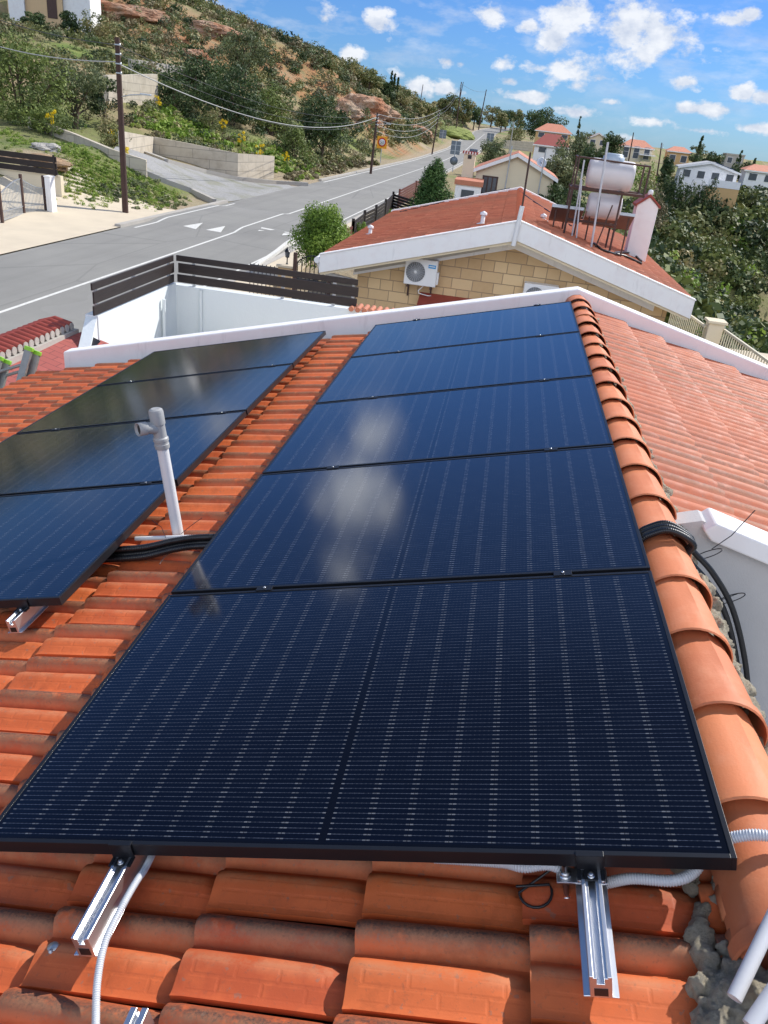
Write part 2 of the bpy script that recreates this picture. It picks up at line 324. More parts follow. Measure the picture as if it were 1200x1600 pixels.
def glass_panel():
    t = NT('solar_glass'); uv = t.N('ShaderNodeUVMap'); uv.uv_map = 'UVMap'; sp = t.N('ShaderNodeSeparateXYZ'); t.L(uv.outputs[0], sp.inputs[0])
    u, v = sp.outputs[0], sp.outputs[1]; W, D = 1.722, 1.134
    uu = t.math('ABSOLUTE', t.math('SUBTRACT', u, W/2))            # mirror about the centre gap
    cw = .0922; a0 = .0085
    q = t.math('DIVIDE', t.math('SUBTRACT', uu, a0), cw); fu = t.math('FRACT', q)
    e = t.math('MULTIPLY', t.math('MINIMUM', fu, t.math('SUBTRACT', 1.0, fu)), cw)
    inu = t.math('MULTIPLY', t.math('GREATER_THAN', uu, a0), t.math('LESS_THAN', uu, a0+9*cw))
    ch = .1823; qv = t.math('DIVIDE', t.math('SUBTRACT', v, .020), ch); fv = t.math('FRACT', qv); ev = t.math('MULTIPLY', t.math('MINIMUM', fv, t.math('SUBTRACT', 1.0, fv)), ch)
    inv = t.math('MULTIPLY', t.math('GREATER_THAN', v, .020), t.math('LESS_THAN', v, .020+6*ch))
    ins = t.math('MULTIPLY', inu, inv)
    cell = t.math('MULTIPLY', ins, t.math('MULTIPLY', t.math('GREATER_THAN', ev, .0012), t.math('GREATER_THAN', e, .0006)))
    fl = t.math('FRACT', t.math('MULTIPLY', fv, 12)); wd = t.math('ABSOLUTE', t.math('SUBTRACT', fl, .5))
    wire = t.math('MULTIPLY', t.math('LESS_THAN', wd, .050), cell)
    nz = t.noise(60, 2, .5, t.coord('UV', (.25, 1, 1))); fl_i = t.math('FLOOR', t.math('MULTIPLY', qv, 12)); wn = t.N('ShaderNodeTexWhiteNoise', noise_dimensions='2D')
    cv = t.N('ShaderNodeCombineXYZ'); t.L(fl_i, cv.inputs[0]); t.L(t.math('FLOOR', t.math('MULTIPLY', q, 3.0)), cv.inputs[1]); t.L(cv.outputs[0], wn.inputs['Vector'])
    amp = t.math('MULTIPLY_ADD', wn.outputs['Value'], .55, .30)
    dash = t.math('LESS_THAN', e, .0085); dash = t.math('MULTIPLY', dash, t.math('MULTIPLY', t.math('LESS_THAN', wd, .11), cell))
    dot = t.math('MULTIPLY', t.math('LESS_THAN', t.math('FRACT', t.math('DIVIDE', uu, .0115)), .3), t.math('MULTIPLY', t.math('LESS_THAN', wd, .085), cell))
    cellcol = t.mix(t.math('MULTIPLY', t.noise(3, 3, .5, t.coord('UV')), .7), (.0016, .0026, .0068), (.0026, .0042, .0115))
    c = t.mix(cell, (.0025, .003, .006), cellcol)
    c = t.mix(t.math('MULTIPLY', wire, amp), c, (.055, .066, .092))
    c = t.mix(t.math('MULTIPLY', dot, .22), c, (.10, .11, .13))
    c = t.mix(t.math('MULTIPLY', dash, t.math('MULTIPLY_ADD', amp, .75, .05)), c, (.175, .185, .20))
    obj = t.coord('Object'); dust = t.noise(1.6, 5, .6, obj); sp2 = t.noise(2.3, 6, .7, t.coord('Object', loc=(4, 2, 1)))
    r = t.math('MULTIPLY_ADD', dust, .06, .07)
    c = t.mix(t.math('MULTIPLY', t.math('MULTIPLY_ADD', sp2, 9, -6.3, clamp=True), .05), c, (.5, .5, .48))
    lw = t.N('ShaderNodeLayerWeight'); lw.inputs['Blend'].default_value = .5
    sl = t.ramp(lw.outputs['Facing'], [(0, (.07,)*3), (.38, (.11,)*3), (.60, (.46,)*3), (.78, (1.0,)*3)])
    MATS['solar_glass'] = t.fin(c, r, None, 0, IOR=1.85); t.L(sl, t.b.inputs['Specular IOR Level'])
glass_panel()

def stone():
    t = NT('stone_blocks'); c = t.coord('Object', rot=(math.pi/2, 0, 0)); nz = t.noise(1.6, 2, .5, c, 'Color')
    br = t.N('ShaderNodeTexBrick'); t.L(c, br.inputs['Vector']); br.offset = .37; br.squash = .62; br.squash_frequency = 3; br.inputs['Scale'].default_value = 1
    br.inputs['Brick Width'].default_value = .52; br.inputs['Row Height'].default_value = .265; br.inputs['Mortar Size'].default_value = .010; br.inputs['Mortar Smooth'].default_value = .2
    br.inputs['Bias'].default_value = -.1
    br.inputs['Color1'].default_value = (.74, .54, .30, 1); br.inputs['Color2'].default_value = (.46, .29, .14, 1); br.inputs['Mortar'].default_value = (.36, .26, .16, 1)
    f = t.noise(7, 6, .7, c); cc = t.mix(t.math('MULTIPLY', f, .5), br.outputs['Color'], (.70, .52, .30)); 
    cc = t.mix(t.math('MULTIPLY', br.outputs['Fac'], .8), cc, (.34, .24, .15))
    inv = t.math('SUBTRACT', t.math('MULTIPLY', f, .4), br.outputs['Fac'])
    MATS['stone_blocks'] = t.fin(cc, .9, t.bump(inv, .7, .03))
stone()

def shingle():
    t = NT('shingle_red'); c = t.coord('UV'); br = t.N('ShaderNodeTexBrick'); t.L(c, br.inputs['Vector']); br.inputs['Scale'].default_value = 1
    br.inputs['Brick Width'].default_value = .30; br.inputs['Row Height'].default_value = .14; br.inputs['Mortar Size'].default_value = .006
    br.inputs['Color1'].default_value = (.34, .085, .07, 1); br.inputs['Color2'].default_value = (.28, .065, .055, 1); br.inputs['Mortar'].default_value = (.10, .03, .03, 1)
    f = t.noise(120, 4, .7, c)
    MATS['shingle_red'] = t.fin(t.mix(t.math('MULTIPLY', f, .4), br.outputs['Color'], (.42, .14, .11)), .95, t.bump(t.math('SUBTRACT', f, br.outputs['Fac']), .4, .006))
shingle()

def mortar():
    t = NT('mortar'); c = t.coord('Object'); f = t.noise(60, 8, .8, c); g = t.noise(9, 5, .6, c)
    MATS['mortar'] = t.fin(t.mix(t.math('MULTIPLY_ADD', g, 3, -1.2, clamp=True), t.ramp(f, [(.3, (.42, .36, .25)), (.7, (.64, .57, .43))]), t.ramp(f, [(.3, (.22, .195, .145)), (.7, (.42, .38, .29))])), .95, t.bump(f, 1.0, .02))
mortar()
def rock():
    t = NT('orange_rock'); g = t.N('ShaderNodeNewGeometry'); P = g.outputs['Position']; f = t.noise(.8, 9, .75, P); h = t.noise(.25, 4, .6, P)
    MATS['orange_rock'] = t.fin(t.mix(t.math('MULTIPLY_ADD', h, 4, -1.6, clamp=True), t.ramp(f, [(.3, (.22, .08, .04)), (.5, (.50, .22, .11)), (.7, (.62, .38, .24))]), t.ramp(f, [(.3, (.30, .2, .12)), (.7, (.58, .46, .34))])), .95, t.bump(f, 1, .5))
rock()
def conc_block():
    t = NT('block_concrete'); c = t.coord('UV'); br = t.N('ShaderNodeTexBrick'); t.L(c, br.inputs['Vector']); br.inputs['Scale'].default_value = 1; br.offset = .5
    br.inputs['Brick Width'].default_value = 2.4; br.inputs['Row Height'].default_value = .62; br.inputs['Mortar Size'].default_value = .018
    br.inputs['Color1'].default_value = (.58, .51, .40, 1); br.inputs['Color2'].default_value = (.52, .46, .36, 1); br.inputs['Mortar'].default_value = (.27, .24, .2, 1)
    f = t.noise(1.1, 7, .7); cc = t.mix(t.math('MULTIPLY_ADD', f, 2.2, -1.0, clamp=True), br.outputs['Color'], (.30, .25, .18))
    MATS['block_concrete'] = t.fin(cc, .9)
conc_block()

simple('collector_brown', (.15, .11, .10), .5, var=.15)
simple('knoll_green', (.22, .26, .06), .95, var=.35, scale=.8, bump=.8, bscale=3, bdist=.2)
simple('grey_roof', (.42, .42, .42), .8, var=.1)
leaf('leaf_conifer', [(0.032, 0.075, 0.020), (0.065, 0.135, 0.034), (0.130, 0.210, 0.054)])

simple('peach_paint', (.66, .46, .26), .85, var=.06, scale=2)

# ------------------------------------------------------------------ helpers
def prop(o, label=None, cat=None, group=None, kind=None):
    if label: o['label'] = label
    if cat: o['category'] = cat
    if group: o['group'] = group
    if kind: o['kind'] = kind
    return o
def link(o, parent=None):
    scene.collection.objects.link(o)
    if parent is not None: o.parent = parent
    return o
def thing(name, label, cat, loc=(0, 0, 0), rz=0, group=None, basis=None):
    o = bpy.data.objects.new(name, None); o.empty_display_size = .2; link(o)
    if basis is not None: o.matrix_world = basis
    else: o.location = loc; o.rotation_euler = (0, 0, rz)
    return prop(o, label, cat, group)
def dup(root, loc=None, rz=None, label=None, basis=None, scale=None):
    r = root.copy(); link(r)
    if basis is not None: r.matrix_world = basis
    if loc is not None: r.location = loc
    if rz is not None: r.rotation_euler = (0, 0, rz)
    if scale is not None: r.scale = (scale,)*3
    if label: r['label'] = label
    for ch in list(root.children):
        c = ch.copy(); link(c, r)
        for g in list(ch.children):
            d = g.copy(); link(d, c)
    return r
class MB:
    def __init__(s): s.v = []; s.f = []; s.uv = []; s.sm = []; s.mi = []; s.m = 0
    def add(s, vs, fs, uvs=None, smooth=False):
        o = len(s.v); s.v += [tuple(map(float, p)) for p in vs]
        for k, f in enumerate(fs):
            s.f.append([o+i for i in f]); s.sm.append(smooth); s.mi.append(s.m)
            s.uv.append(uvs[k] if uvs else None)
        return s
    def box(s, c, size, R=None):
        c = Vector(c); h = [x/2 for x in size]; vs = []
        for sx in (-1, 1):
            for sy in (-1, 1):
                for sz in (-1, 1):
                    p = Vector((sx*h[0], sy*h[1], sz*h[2]))
                    if R is not None: p = R @ p
                    vs.append(c+p)
        return s.add(vs, [(0, 1, 3, 2), (4, 6, 7, 5), (0, 4, 5, 1), (2, 3, 7, 6), (0, 2, 6, 4), (1, 5, 7, 3)])
    def bb(s, x0, x1, y0, y1, z0, z1): return s.box(((x0+x1)/2, (y0+y1)/2, (z0+z1)/2), (abs(x1-x0), abs(y1-y0), abs(z1-z0)))
    def prism(s, poly, vec):
        n = len(poly); v = Vector(vec); vs = [Vector(p) for p in poly]+[Vector(p)+v for p in poly]
        return s.add(vs, [tuple(range(n))[::-1], tuple(range(n, 2*n))]+[(i, (i+1) % n, n+(i+1) % n, n+i) for i in range(n)])
    def quad(s, a, b, c, d, uv=None): return s.add([a, b, c, d], [(0, 1, 2, 3)], [uv] if uv else None)
    def bar(s, a, b, w, t, up=(0, 0, 1)):
        a, b = Vector(a), Vector(b); d = (b-a); L = d.length; d.normalize(); x = d.cross(Vector(up)).normalized(); z = x.cross(d)
        R = Matrix((x, d, z)).transposed(); return s.box((a+b)/2, (w, L, t), R)
    def tube(s, pts, r, seg=10, cap=True, smooth=True):
        pts = [Vector(p) for p in pts]; n = len(pts); rs = r if isinstance(r, (list, tuple)) else [r]*n
        o = []; prev = None
        for i, p in enumerate(pts):
            t = (pts[min(i+1, n-1)]-pts[max(i-1, 0)]); 
            if t.length < 1e-9: t = Vector((0, 0, 1))
            t.normalize()
            if prev is None: x = t.orthogonal().normalized()
            else: x = (prev - t*prev.dot(t)).normalized()
            prev = x; y = t.cross(x)
            for k in range(seg):
                a = 2*math.pi*k/seg; o.append(p+(x*math.cos(a)+y*math.sin(a))*rs[i])
        fs = [(i*seg+k, i*seg+(k+1) % seg, (i+1)*seg+(k+1) % seg, (i+1)*seg+k) for i in range(n-1) for k in range(seg)]
        s.add(o, fs, None, smooth)
        if cap: s.add([o[k] for k in range(seg)], [tuple(range(seg))[::-1]]); s.add([o[(n-1)*seg+k] for k in range(seg)], [tuple(range(seg))])
        return s
    def lathe(s, prof, seg=20, c=(0, 0, 0), R=None, smooth=True):
        vs = []; c = Vector(c)
        for r, z in prof:
            for k in range(seg):
                a = 2*math.pi*k/seg; p = Vector((r*math.cos(a), r*math.sin(a), z)); 
                if R is not None: p = R @ p
                vs.append(c+p)
        n = len(prof)
        return s.add(vs, [(i*seg+k, i*seg+(k+1) % seg, (i+1)*seg+(k+1) % seg, (i+1)*seg+k) for i in range(n-1) for k in range(seg)], None, smooth)
    def build(s, name, mat, parent=None, bevel=0, bseg=2, origin=None):
        me = bpy.data.meshes.new(name)
        vs = s.v
        if origin is not None: vs = [(p[0]-origin[0], p[1]-origin[1], p[2]-origin[2]) for p in s.v]
        me.from_pydata(vs, [], s.f); mats = mat if isinstance(mat, (list, tuple)) else [mat]
        for m in mats: me.materials.append(MATS[m])
        me.polygons.foreach_set('use_smooth', s.sm); me.polygons.foreach_set('material_index', s.mi)
        if any(u is not None for u in s.uv):
            ul = me.uv_layers.new(name='UVMap'); k = 0
            for p, u in zip(me.polygons, s.uv):
                for j in range(p.loop_total):
                    if u is not None: ul.data[k].uv = u[j]
                    k += 1
        me.update()
        bm = bmesh.new(); bm.from_mesh(me); bmesh.ops.recalc_face_normals(bm, faces=bm.faces); bm.to_mesh(me); bm.free()
        o = bpy.data.objects.new(name, me); link(o, parent)
        if origin is not None: o.location = origin
        if bevel:
            b = o.modifiers.new('bevel', 'BEVEL'); b.width = bevel; b.segments = bseg; b.limit_method = 'ANGLE'; b.angle_limit = R_(40)
        return o
def raw_mesh(name, V, Fq, mat, parent=None, tint=None, uv=None, smooth=False, color=None):
    """numpy mesh: V (n,3), Fq (m,4)"""
    me = bpy.data.meshes.new(name); n, m = len(V), len(Fq); k = Fq.shape[1]
    me.vertices.add(n); me.vertices.foreach_set('co', np.asarray(V, np.float32).ravel())
    me.loops.add(m*k); me.loops.foreach_set('vertex_index', Fq.astype(np.int32).ravel())
    me.polygons.add(m); me.polygons.foreach_set('loop_start', np.arange(0, m*k, k, dtype=np.int32))
    try: me.polygons.foreach_set('loop_total', np.full(m, k, dtype=np.int32))
    except Exception: pass
    me.polygons.foreach_set('use_smooth', np.full(m, smooth))
    if tint is not None:
        a = me.attributes.new('tint', 'FLOAT', 'FACE'); a.data.foreach_set('value', np.asarray(tint, np.float32))
    if color is not None:
        a = me.attributes.new('zone', 'FLOAT_COLOR', 'POINT'); a.data.foreach_set('color', np.asarray(color, np.float32).ravel())
    if uv is not None:
        ul = me.uv_layers.new(name='UVMap'); ul.data.foreach_set('uv', np.asarray(uv, np.float32).ravel())
    me.materials.append(MATS[mat]); me.update(calc_edges=True); me.validate()
    return link(bpy.data.objects.new(name, me), parent)

def smooth(a, b, x):
    t = np.clip((x-a)/(b-a), 0, 1); return t*t*(3-2*t)

# ------------------------------------------------------------------ ground
RY = [-400, 130, 150, 202, 243, 287, 324, 385, 430, 500, 900]
RZ = [-4.2, -4.2, -4.1, -3.5, -1.9, -.3, 1.0, 3.1, 3.7, 3.6, 2.0]
def road_z(y): return np.interp(y, RY, RZ)
def road_shift(y): return np.where(y > 300, ((np.maximum(y, 300)-300)/130.)**2*16, 0.)
RL, RC, RR = -17.25, -13.06, -9.45
def hump(y): return .11*smooth(35.2, 36.6, y)*(1-smooth(43.5, 45.0, y))
ctrl = []
for y in (-60, 0, 30, 60, 100, 150, 200, 250, 300, 350, 400):
    ctrl += [(-17.6, y, float(road_z(y))), (-9.2, y, float(road_z(y)))]
ctrl += [(0, 0, -4.2), (0, 25, -4.2), (0, 50, -4.3), (6, 10, -4.3), (0, -30, -4.2), (5, 70, -4.3), (0, 100, -4.2), (0, 150, -4.0), (5, 200, -3.2), (12, 300, 0), (8, 32, -7.5), (12, 24, -9), (9, 50, -9), (16, 0, -7.5), (14, 45, -9), (12, 60, -8), (20, 62, -12), (28, 78, -13), (18, 92, -9), (26, 98, -9.5), (40, 90, -11),
         (22, 45, -11), (30, 30, -14), (40, 20, -15), (60, 0, -16), (30, -40, -12)]
def cp(px, py, D): p = atd(px, py, D); ctrl.append(tuple(p))
for a in [(100,222,52),(60,300,42),(140,300,42),(200,292,43),(20,190,62),(0,120,75),(60,60,110),(0,20,130),(120,55,125),(230,-18,165),(200,60,125),(330,28,185),(300,85,125),(230,150,92),(250,235,68),(350,190,88),(365,262,66),
          (450,80,200),(430,140,130),(420,215,95),(500,240,110),(540,108,230),(560,150,150),(540,225,125),(600,225,140),(610,190,165),(640,155,260),(650,215,190),(690,192,255),(700,215,225),(740,183,330),(-80,60,110),(-80,180,70),(-80,-60,150),
          (1200,540,84),(1110,480,86),(1060,400,95),(1200,410,106),(1110,335,118),(1040,305,125),(1200,320,132),(1180,292,150),(1010,262,165),(900,250,170),(1270,400,105),(1300,540,85),
          (1000,248,215),(1075,254,215),(1180,280,190),(1260,300,160),(850,236,190)]: cp(*a)
# far side of the crest and the distance
ctrl += [(-120, 230, 17), (-160, 140, 20), (-150, 50, 16), (-110, 20, 8), (-60, -20, 0), (-150, -80, 6), (-120, 330, 16), (-90, 430, 11), (-250, 250, 18), (-70, 560, 4), (60, 300, -3), (60, 450, -5), (140, 200, -5), (160, 90, -9), (120, 20, -14), (200, 400, -12), (0, 560, 1)]
ctrl = np.array(ctrl)
def tps_fit(P):
    X = P[:, :2]/100.; n = len(P); d = np.linalg.norm(X[:, None]-X[None], axis=2); K = np.where(d > 0, d*d*np.log(d+1e-12), 0) + np.eye(n)*2e-4
    A = np.zeros((n+3, n+3)); A[:n, :n] = K; A[:n, n] = 1; A[:n, n+1:] = X; A[n, :n] = 1; A[n+1:, :n] = X.T
    b = np.zeros(n+3); b[:n] = P[:, 2]; return np.linalg.solve(A, b), X
TW, TX = tps_fit(ctrl)
def vnoise(x, y, sc, seed=0):
    """cheap smooth value noise"""
    x = x/sc; y = y/sc; xi = np.floor(x).astype(int); yi = np.floor(y).astype(int); fx = x-xi; fy = y-yi
    def hsh(a, b):
        v = np.sin(a*127.1+b*311.7+seed*74.7)*43758.5453; return v-np.floor(v)
    fx = fx*fx*(3-2*fx); fy = fy*fy*(3-2*fy)
    return (hsh(xi, yi)*(1-fx)+hsh(xi+1, yi)*fx)*(1-fy)+(hsh(xi, yi+1)*(1-fx)+hsh(xi+1, yi+1)*fx)*fy
def H(x, y):
    x = np.atleast_1d(np.asarray(x, float)); y = np.atleast_1d(np.asarray(y, float)); sh = x.shape; x = x.ravel(); y = y.ravel()
    out = np.zeros_like(x)
    for s0 in range(0, len(x), 20000):
        q = np.stack([x[s0:s0+20000], y[s0:s0+20000]], 1)/100.; d = np.linalg.norm(q[:, None]-TX[None], axis=2)
        out[s0:s0+20000] = np.where(d > 0, d*d*np.log(d+1e-12), 0) @ TW[:len(TX)] + TW[len(TX)] + q @ TW[len(TX)+1:]
    # distant land levels out
    far = smooth(420, 620, np.hypot(x-10, y-150)); out = np.clip(out, -24, 24)*(1-far)+(-12)*far
    rough = (vnoise(x, y, 9, 1)-.5)*1.6+(vnoise(x, y, 3.1, 2)-.5)*.6
    xr = x-road_shift(y); dl = np.maximum(RL-.9-xr, 0); dr = np.maximum(xr-(RR+2.5), 0)
    wild = smooth(1, 14, dl)+smooth(14, 34, dr)*(x > 5)
    out = out+rough*np.clip(wild, 0, 1)*.8
    lvl = road_z(y)
    w = np.where(xr < RC, smooth(0, 7, dl), smooth(0, 22, dr)); w = np.where(y < -40, 0, w) if False else w
    # our own plot and the neighbours' plots are levelled
    z = lvl*(1-w)+out*w
    pl = smooth(7.5, 11.5, x)+smooth(64, 80, y)+(x < -9)*1.0+smooth(4.2, 7.0, x)*smooth(22, 26, y); pl = np.clip(pl, 0, 1)
    z = np.where((x > -10), -4.2*(1-pl)+z*pl, z)
    return z.reshape(sh)
def h1(x, y): return float(H([x], [y])[0])
def hit(px, py, dmin=12, dmax=420):
    """where the ray through a pixel of the photograph meets the ground"""
    d = ray(px, py); k = math.hypot(d[0], d[1]); D = np.arange(dmin, dmax, .5); P = CAM[None]+d[None]*(D/k)[:, None]
    below = P[:, 2] < H(P[:, 0], P[:, 1]); i = int(np.argmax(below)) if below.any() else len(D)-1
    p = P[i]; return np.array([p[0], p[1], h1(p[0], p[1])])

def build_ground():
    def axis(lo, hi, a, b, fine, grow):
        xs = list(np.arange(a, b+1e-6, fine)); s = fine; x = b
        while x < hi: s *= grow; x += s; xs.append(x)
        s = fine; x = a
        while x > lo: s *= grow; x -= s; xs.insert(0, x)
        return np.array(xs)
    X = axis(-4500, 4500, -60, 40, 1.0, 1.035); Y = axis(-1500, 8000, 5, 120, 1.1, 1.025)
    gx, gy = np.meshgrid(X, Y); gz = H(gx, gy)
    xr = gx-road_shift(gy); gz = gz-.06*((xr > RL-.3) & (xr < RR+.3))
    gz = gz - .12*(((gx > -9) & (gx < 9) & (gy < 30)))
    V = np.stack([gx, gy, gz], -1).reshape(-1, 3); ny, nx = gx.shape
    i = np.arange(ny-1)[:, None]*nx+np.arange(nx-1)[None]; Fq = np.stack([i, i+1, i+nx+1, i+nx], -1).reshape(-1, 4)
    # zones: R orange soil, G fresh grass, B pale dust
    col = np.zeros((len(V), 4)); col[:, 3] = 1; x, y = V[:, 0], V[:, 1]
    def spot(px, py, r, ch, amt=1, D=None):
        p = hit(px, py) if D is None else atd(px, py, D)
        d = np.hypot(x-p[0], y-p[1]); col[:, ch] = np.maximum(col[:, ch], amt*(1-smooth(r*.5, r, d)))
    for a in [(215,20,16,0),(180,12,14,0),(290,40,16,0),(330,65,12,0),(560,160,16,0),(595,170,14,0),(480,130,14,0),(650,225,12,0,.8),(620,240,10,0,.5),(420,20,22,0)]: spot(*a)
    for a in [(130,240,9,1),(180,280,7,1),(240,300,5,1,.8),(90,200,8,1,.8),(60,215,8,1,.8),(700,195,22,1),(520,255,6,1,.7),(330,215,9,1,.7),(1080,300,14,1,.7),(1000,300,14,1,.7),(1130,330,8,1,.5),(1130,440,8,1,.5)]: spot(*a)
    for a in [(270,330,5,2),(230,350,5,2),(60,252,2.6,2),(480,285,5,2,.8),(540,275,6,2,.7),(620,255,8,2,.8),(680,235,10,2,.8),(150,345,4,2,.6)]: spot(*a)
    col[:, 2] = np.maximum(col[:, 2], .8*((xr := x-road_shift(y)) > RL-2.2)*(xr < RL+.5)*(y > 20))
    col[:, 2] = np.maximum(col[:, 2], .9*((x > -9.5) & (x < 8) & (y < 34)))
    o = raw_mesh('ground', V, Fq, 'ground', smooth=True, color=col); prop(o, kind='structure')
build_ground()

def strip(name, xa, xb, y0, y1, dz, mat, n=None, kind='structure', step=1.0, parent=None):
    ys = []; y = y0
    while y < y1: ys.append(y); y += step*(1 if y < 100 else 3)
    ys.append(y1); ys = np.array(ys); a = xa(ys) if callable(xa) else xa+0*ys; b = xb(ys) if callable(xb) else xb+0*ys
    s = road_shift(ys); z = road_z(ys)+hump(ys)+dz; m = MB()
    vs = []
    for i in range(len(ys)): vs += [(a[i]+s[i], ys[i], z[i]), (b[i]+s[i], ys[i], z[i])]
    m.add(vs, [(2*i, 2*i+1, 2*i+3, 2*i+2) for i in range(len(ys)-1)]); o = m.build(name, mat, parent)
    if kind: prop(o, kind=kind)
    return o
def flare(ys):   # the junction mouth and the gateway widen the road on its left
    return RL - 0*ys
strip('road', flare, RR, -60, 470, 0, 'asphalt', step=.6)
# painted lines: a line centred at the middle, edge line left, kerb line right
strip('road_marking', RC-.06, RC+.06, -60, 120, .004, 'paint_mark', step=.6)
strip('road_marking', RC-.07, RC+.07, 121, 300, .004, 'paint_mark')
strip('road_marking', RL+.35, RL+.47, 33, 46.5, .004, 'paint_mark', step=.6)
strip('road_marking', RL+.35, RL+.50, 70, 300, .004, 'paint_mark')
strip('road_marking', RR-.55, RR-.45, 20, 300, .004, 'paint_mark', step=.6)
def tri(p):
    m = MB(); q = []
    for x, y in p:
        z = -4.2
        for _ in range(6): w_ = atz(x, y, z); z = -4.2+.005+float(hump(w_[1]))
        q.append(w_)
    m.add(q, [(0, 1, 2)]); prop(m.build('road_marking', 'paint_mark'), kind='structure')
tri([(286,353),(317,348),(306,358)]); tri([(322,359),(352,353),(345,363)]); tri([(403,361),(409,355),(430,359)]); tri([(440,368),(445,362),(467,366)])
# kerbs: real steps
def kerb(name, x0, x1, y0, y1, hgt=.13, mat='concrete', step=1.):
    ys = []; y = y0
    while y < y1: ys.append(y); y += step*(1 if y < 100 else 3)
    ys.append(y1); m = MB(); vs = []
    for y in ys:
        s = float(road_shift(np.array(y))); z = float(road_z(y)); vs += [(x0+s, y, z-.3), (x0+s, y, z+hgt), (x1+s, y, z+hgt), (x1+s, y, z-.3)]
    fs = [(4*i+k, 4*i+k+1, 4*i+k+5, 4*i+k+4) for i in range(len(ys)-1) for k in range(3)]+[(0, 1, 2, 3), tuple(4*(len(ys)-1)+k for k in (3, 2, 1, 0))]
    m.add(vs, fs); o = m.build(name, mat); prop(o, kind='structure'); return o
kerb('kerb', RL-.28, RL, 32.5, 46.5); kerb('kerb', RL-.28, RL, 71, 380)
kerb('kerb', RR, RR+.25, 12, 300); 
kerb('pavement', RR+.26, RR+1.3, 12, 60, .12, 'pale_concrete')
# drive in front of the iron gate on the left
m = MB(); vs = []; ys = np.arange(14, 40.1, 1.0)
for y in ys:
    for x in np.linspace(-24.5, RL-.02, 6): vs.append((x, y, h1(x, y)+.035))
n = 6; m.add(vs, [(i*n+j, i*n+j+1, (i+1)*n+j+1, (i+1)*n+j) for i in range(len(ys)-1) for j in range(n-1)], None, True)
prop(m.build('driveway', 'pale_concrete'), kind='structure')
# side road climbing away to the left behind the retaining wall
lo_ = [(338,319),(322,309),(300,301),(262,288),(232,274),(214,262),(196,250),(176,240)]; hi_ = [(500,293),(470,292),(430,290),(370,284),(320,273),(262,257),(228,244),(196,232)]
SR = []
for a_, b_ in zip(lo_, hi_): SR.append((hit(*a_), hit(*b_)))
m = MB(); vs = []; N_ = 42
for i in range(N_+1):
    t = i/N_*(len(SR)-1); k = min(int(t), len(SR)-2); f = t-k; A_ = SR[k][0]*(1-f)+SR[k+1][0]*f; B_ = SR[k][1]*(1-f)+SR[k+1][1]*f
    for j in range(9):
        q = A_*(1-j/8)+B_*(j/8); x = min(q[0], RL+.0); vs.append((x, q[1], h1(x, q[1])+.09 if x < RL-.5 else -4.2-.003))
m.add(vs, [(i*9+j, i*9+j+1, (i+1)*9+j+1, (i+1)*9+j) for i in range(N_) for j in range(8)], None, True)
prop(m.build('side_road', 'gravel'), kind='structure')

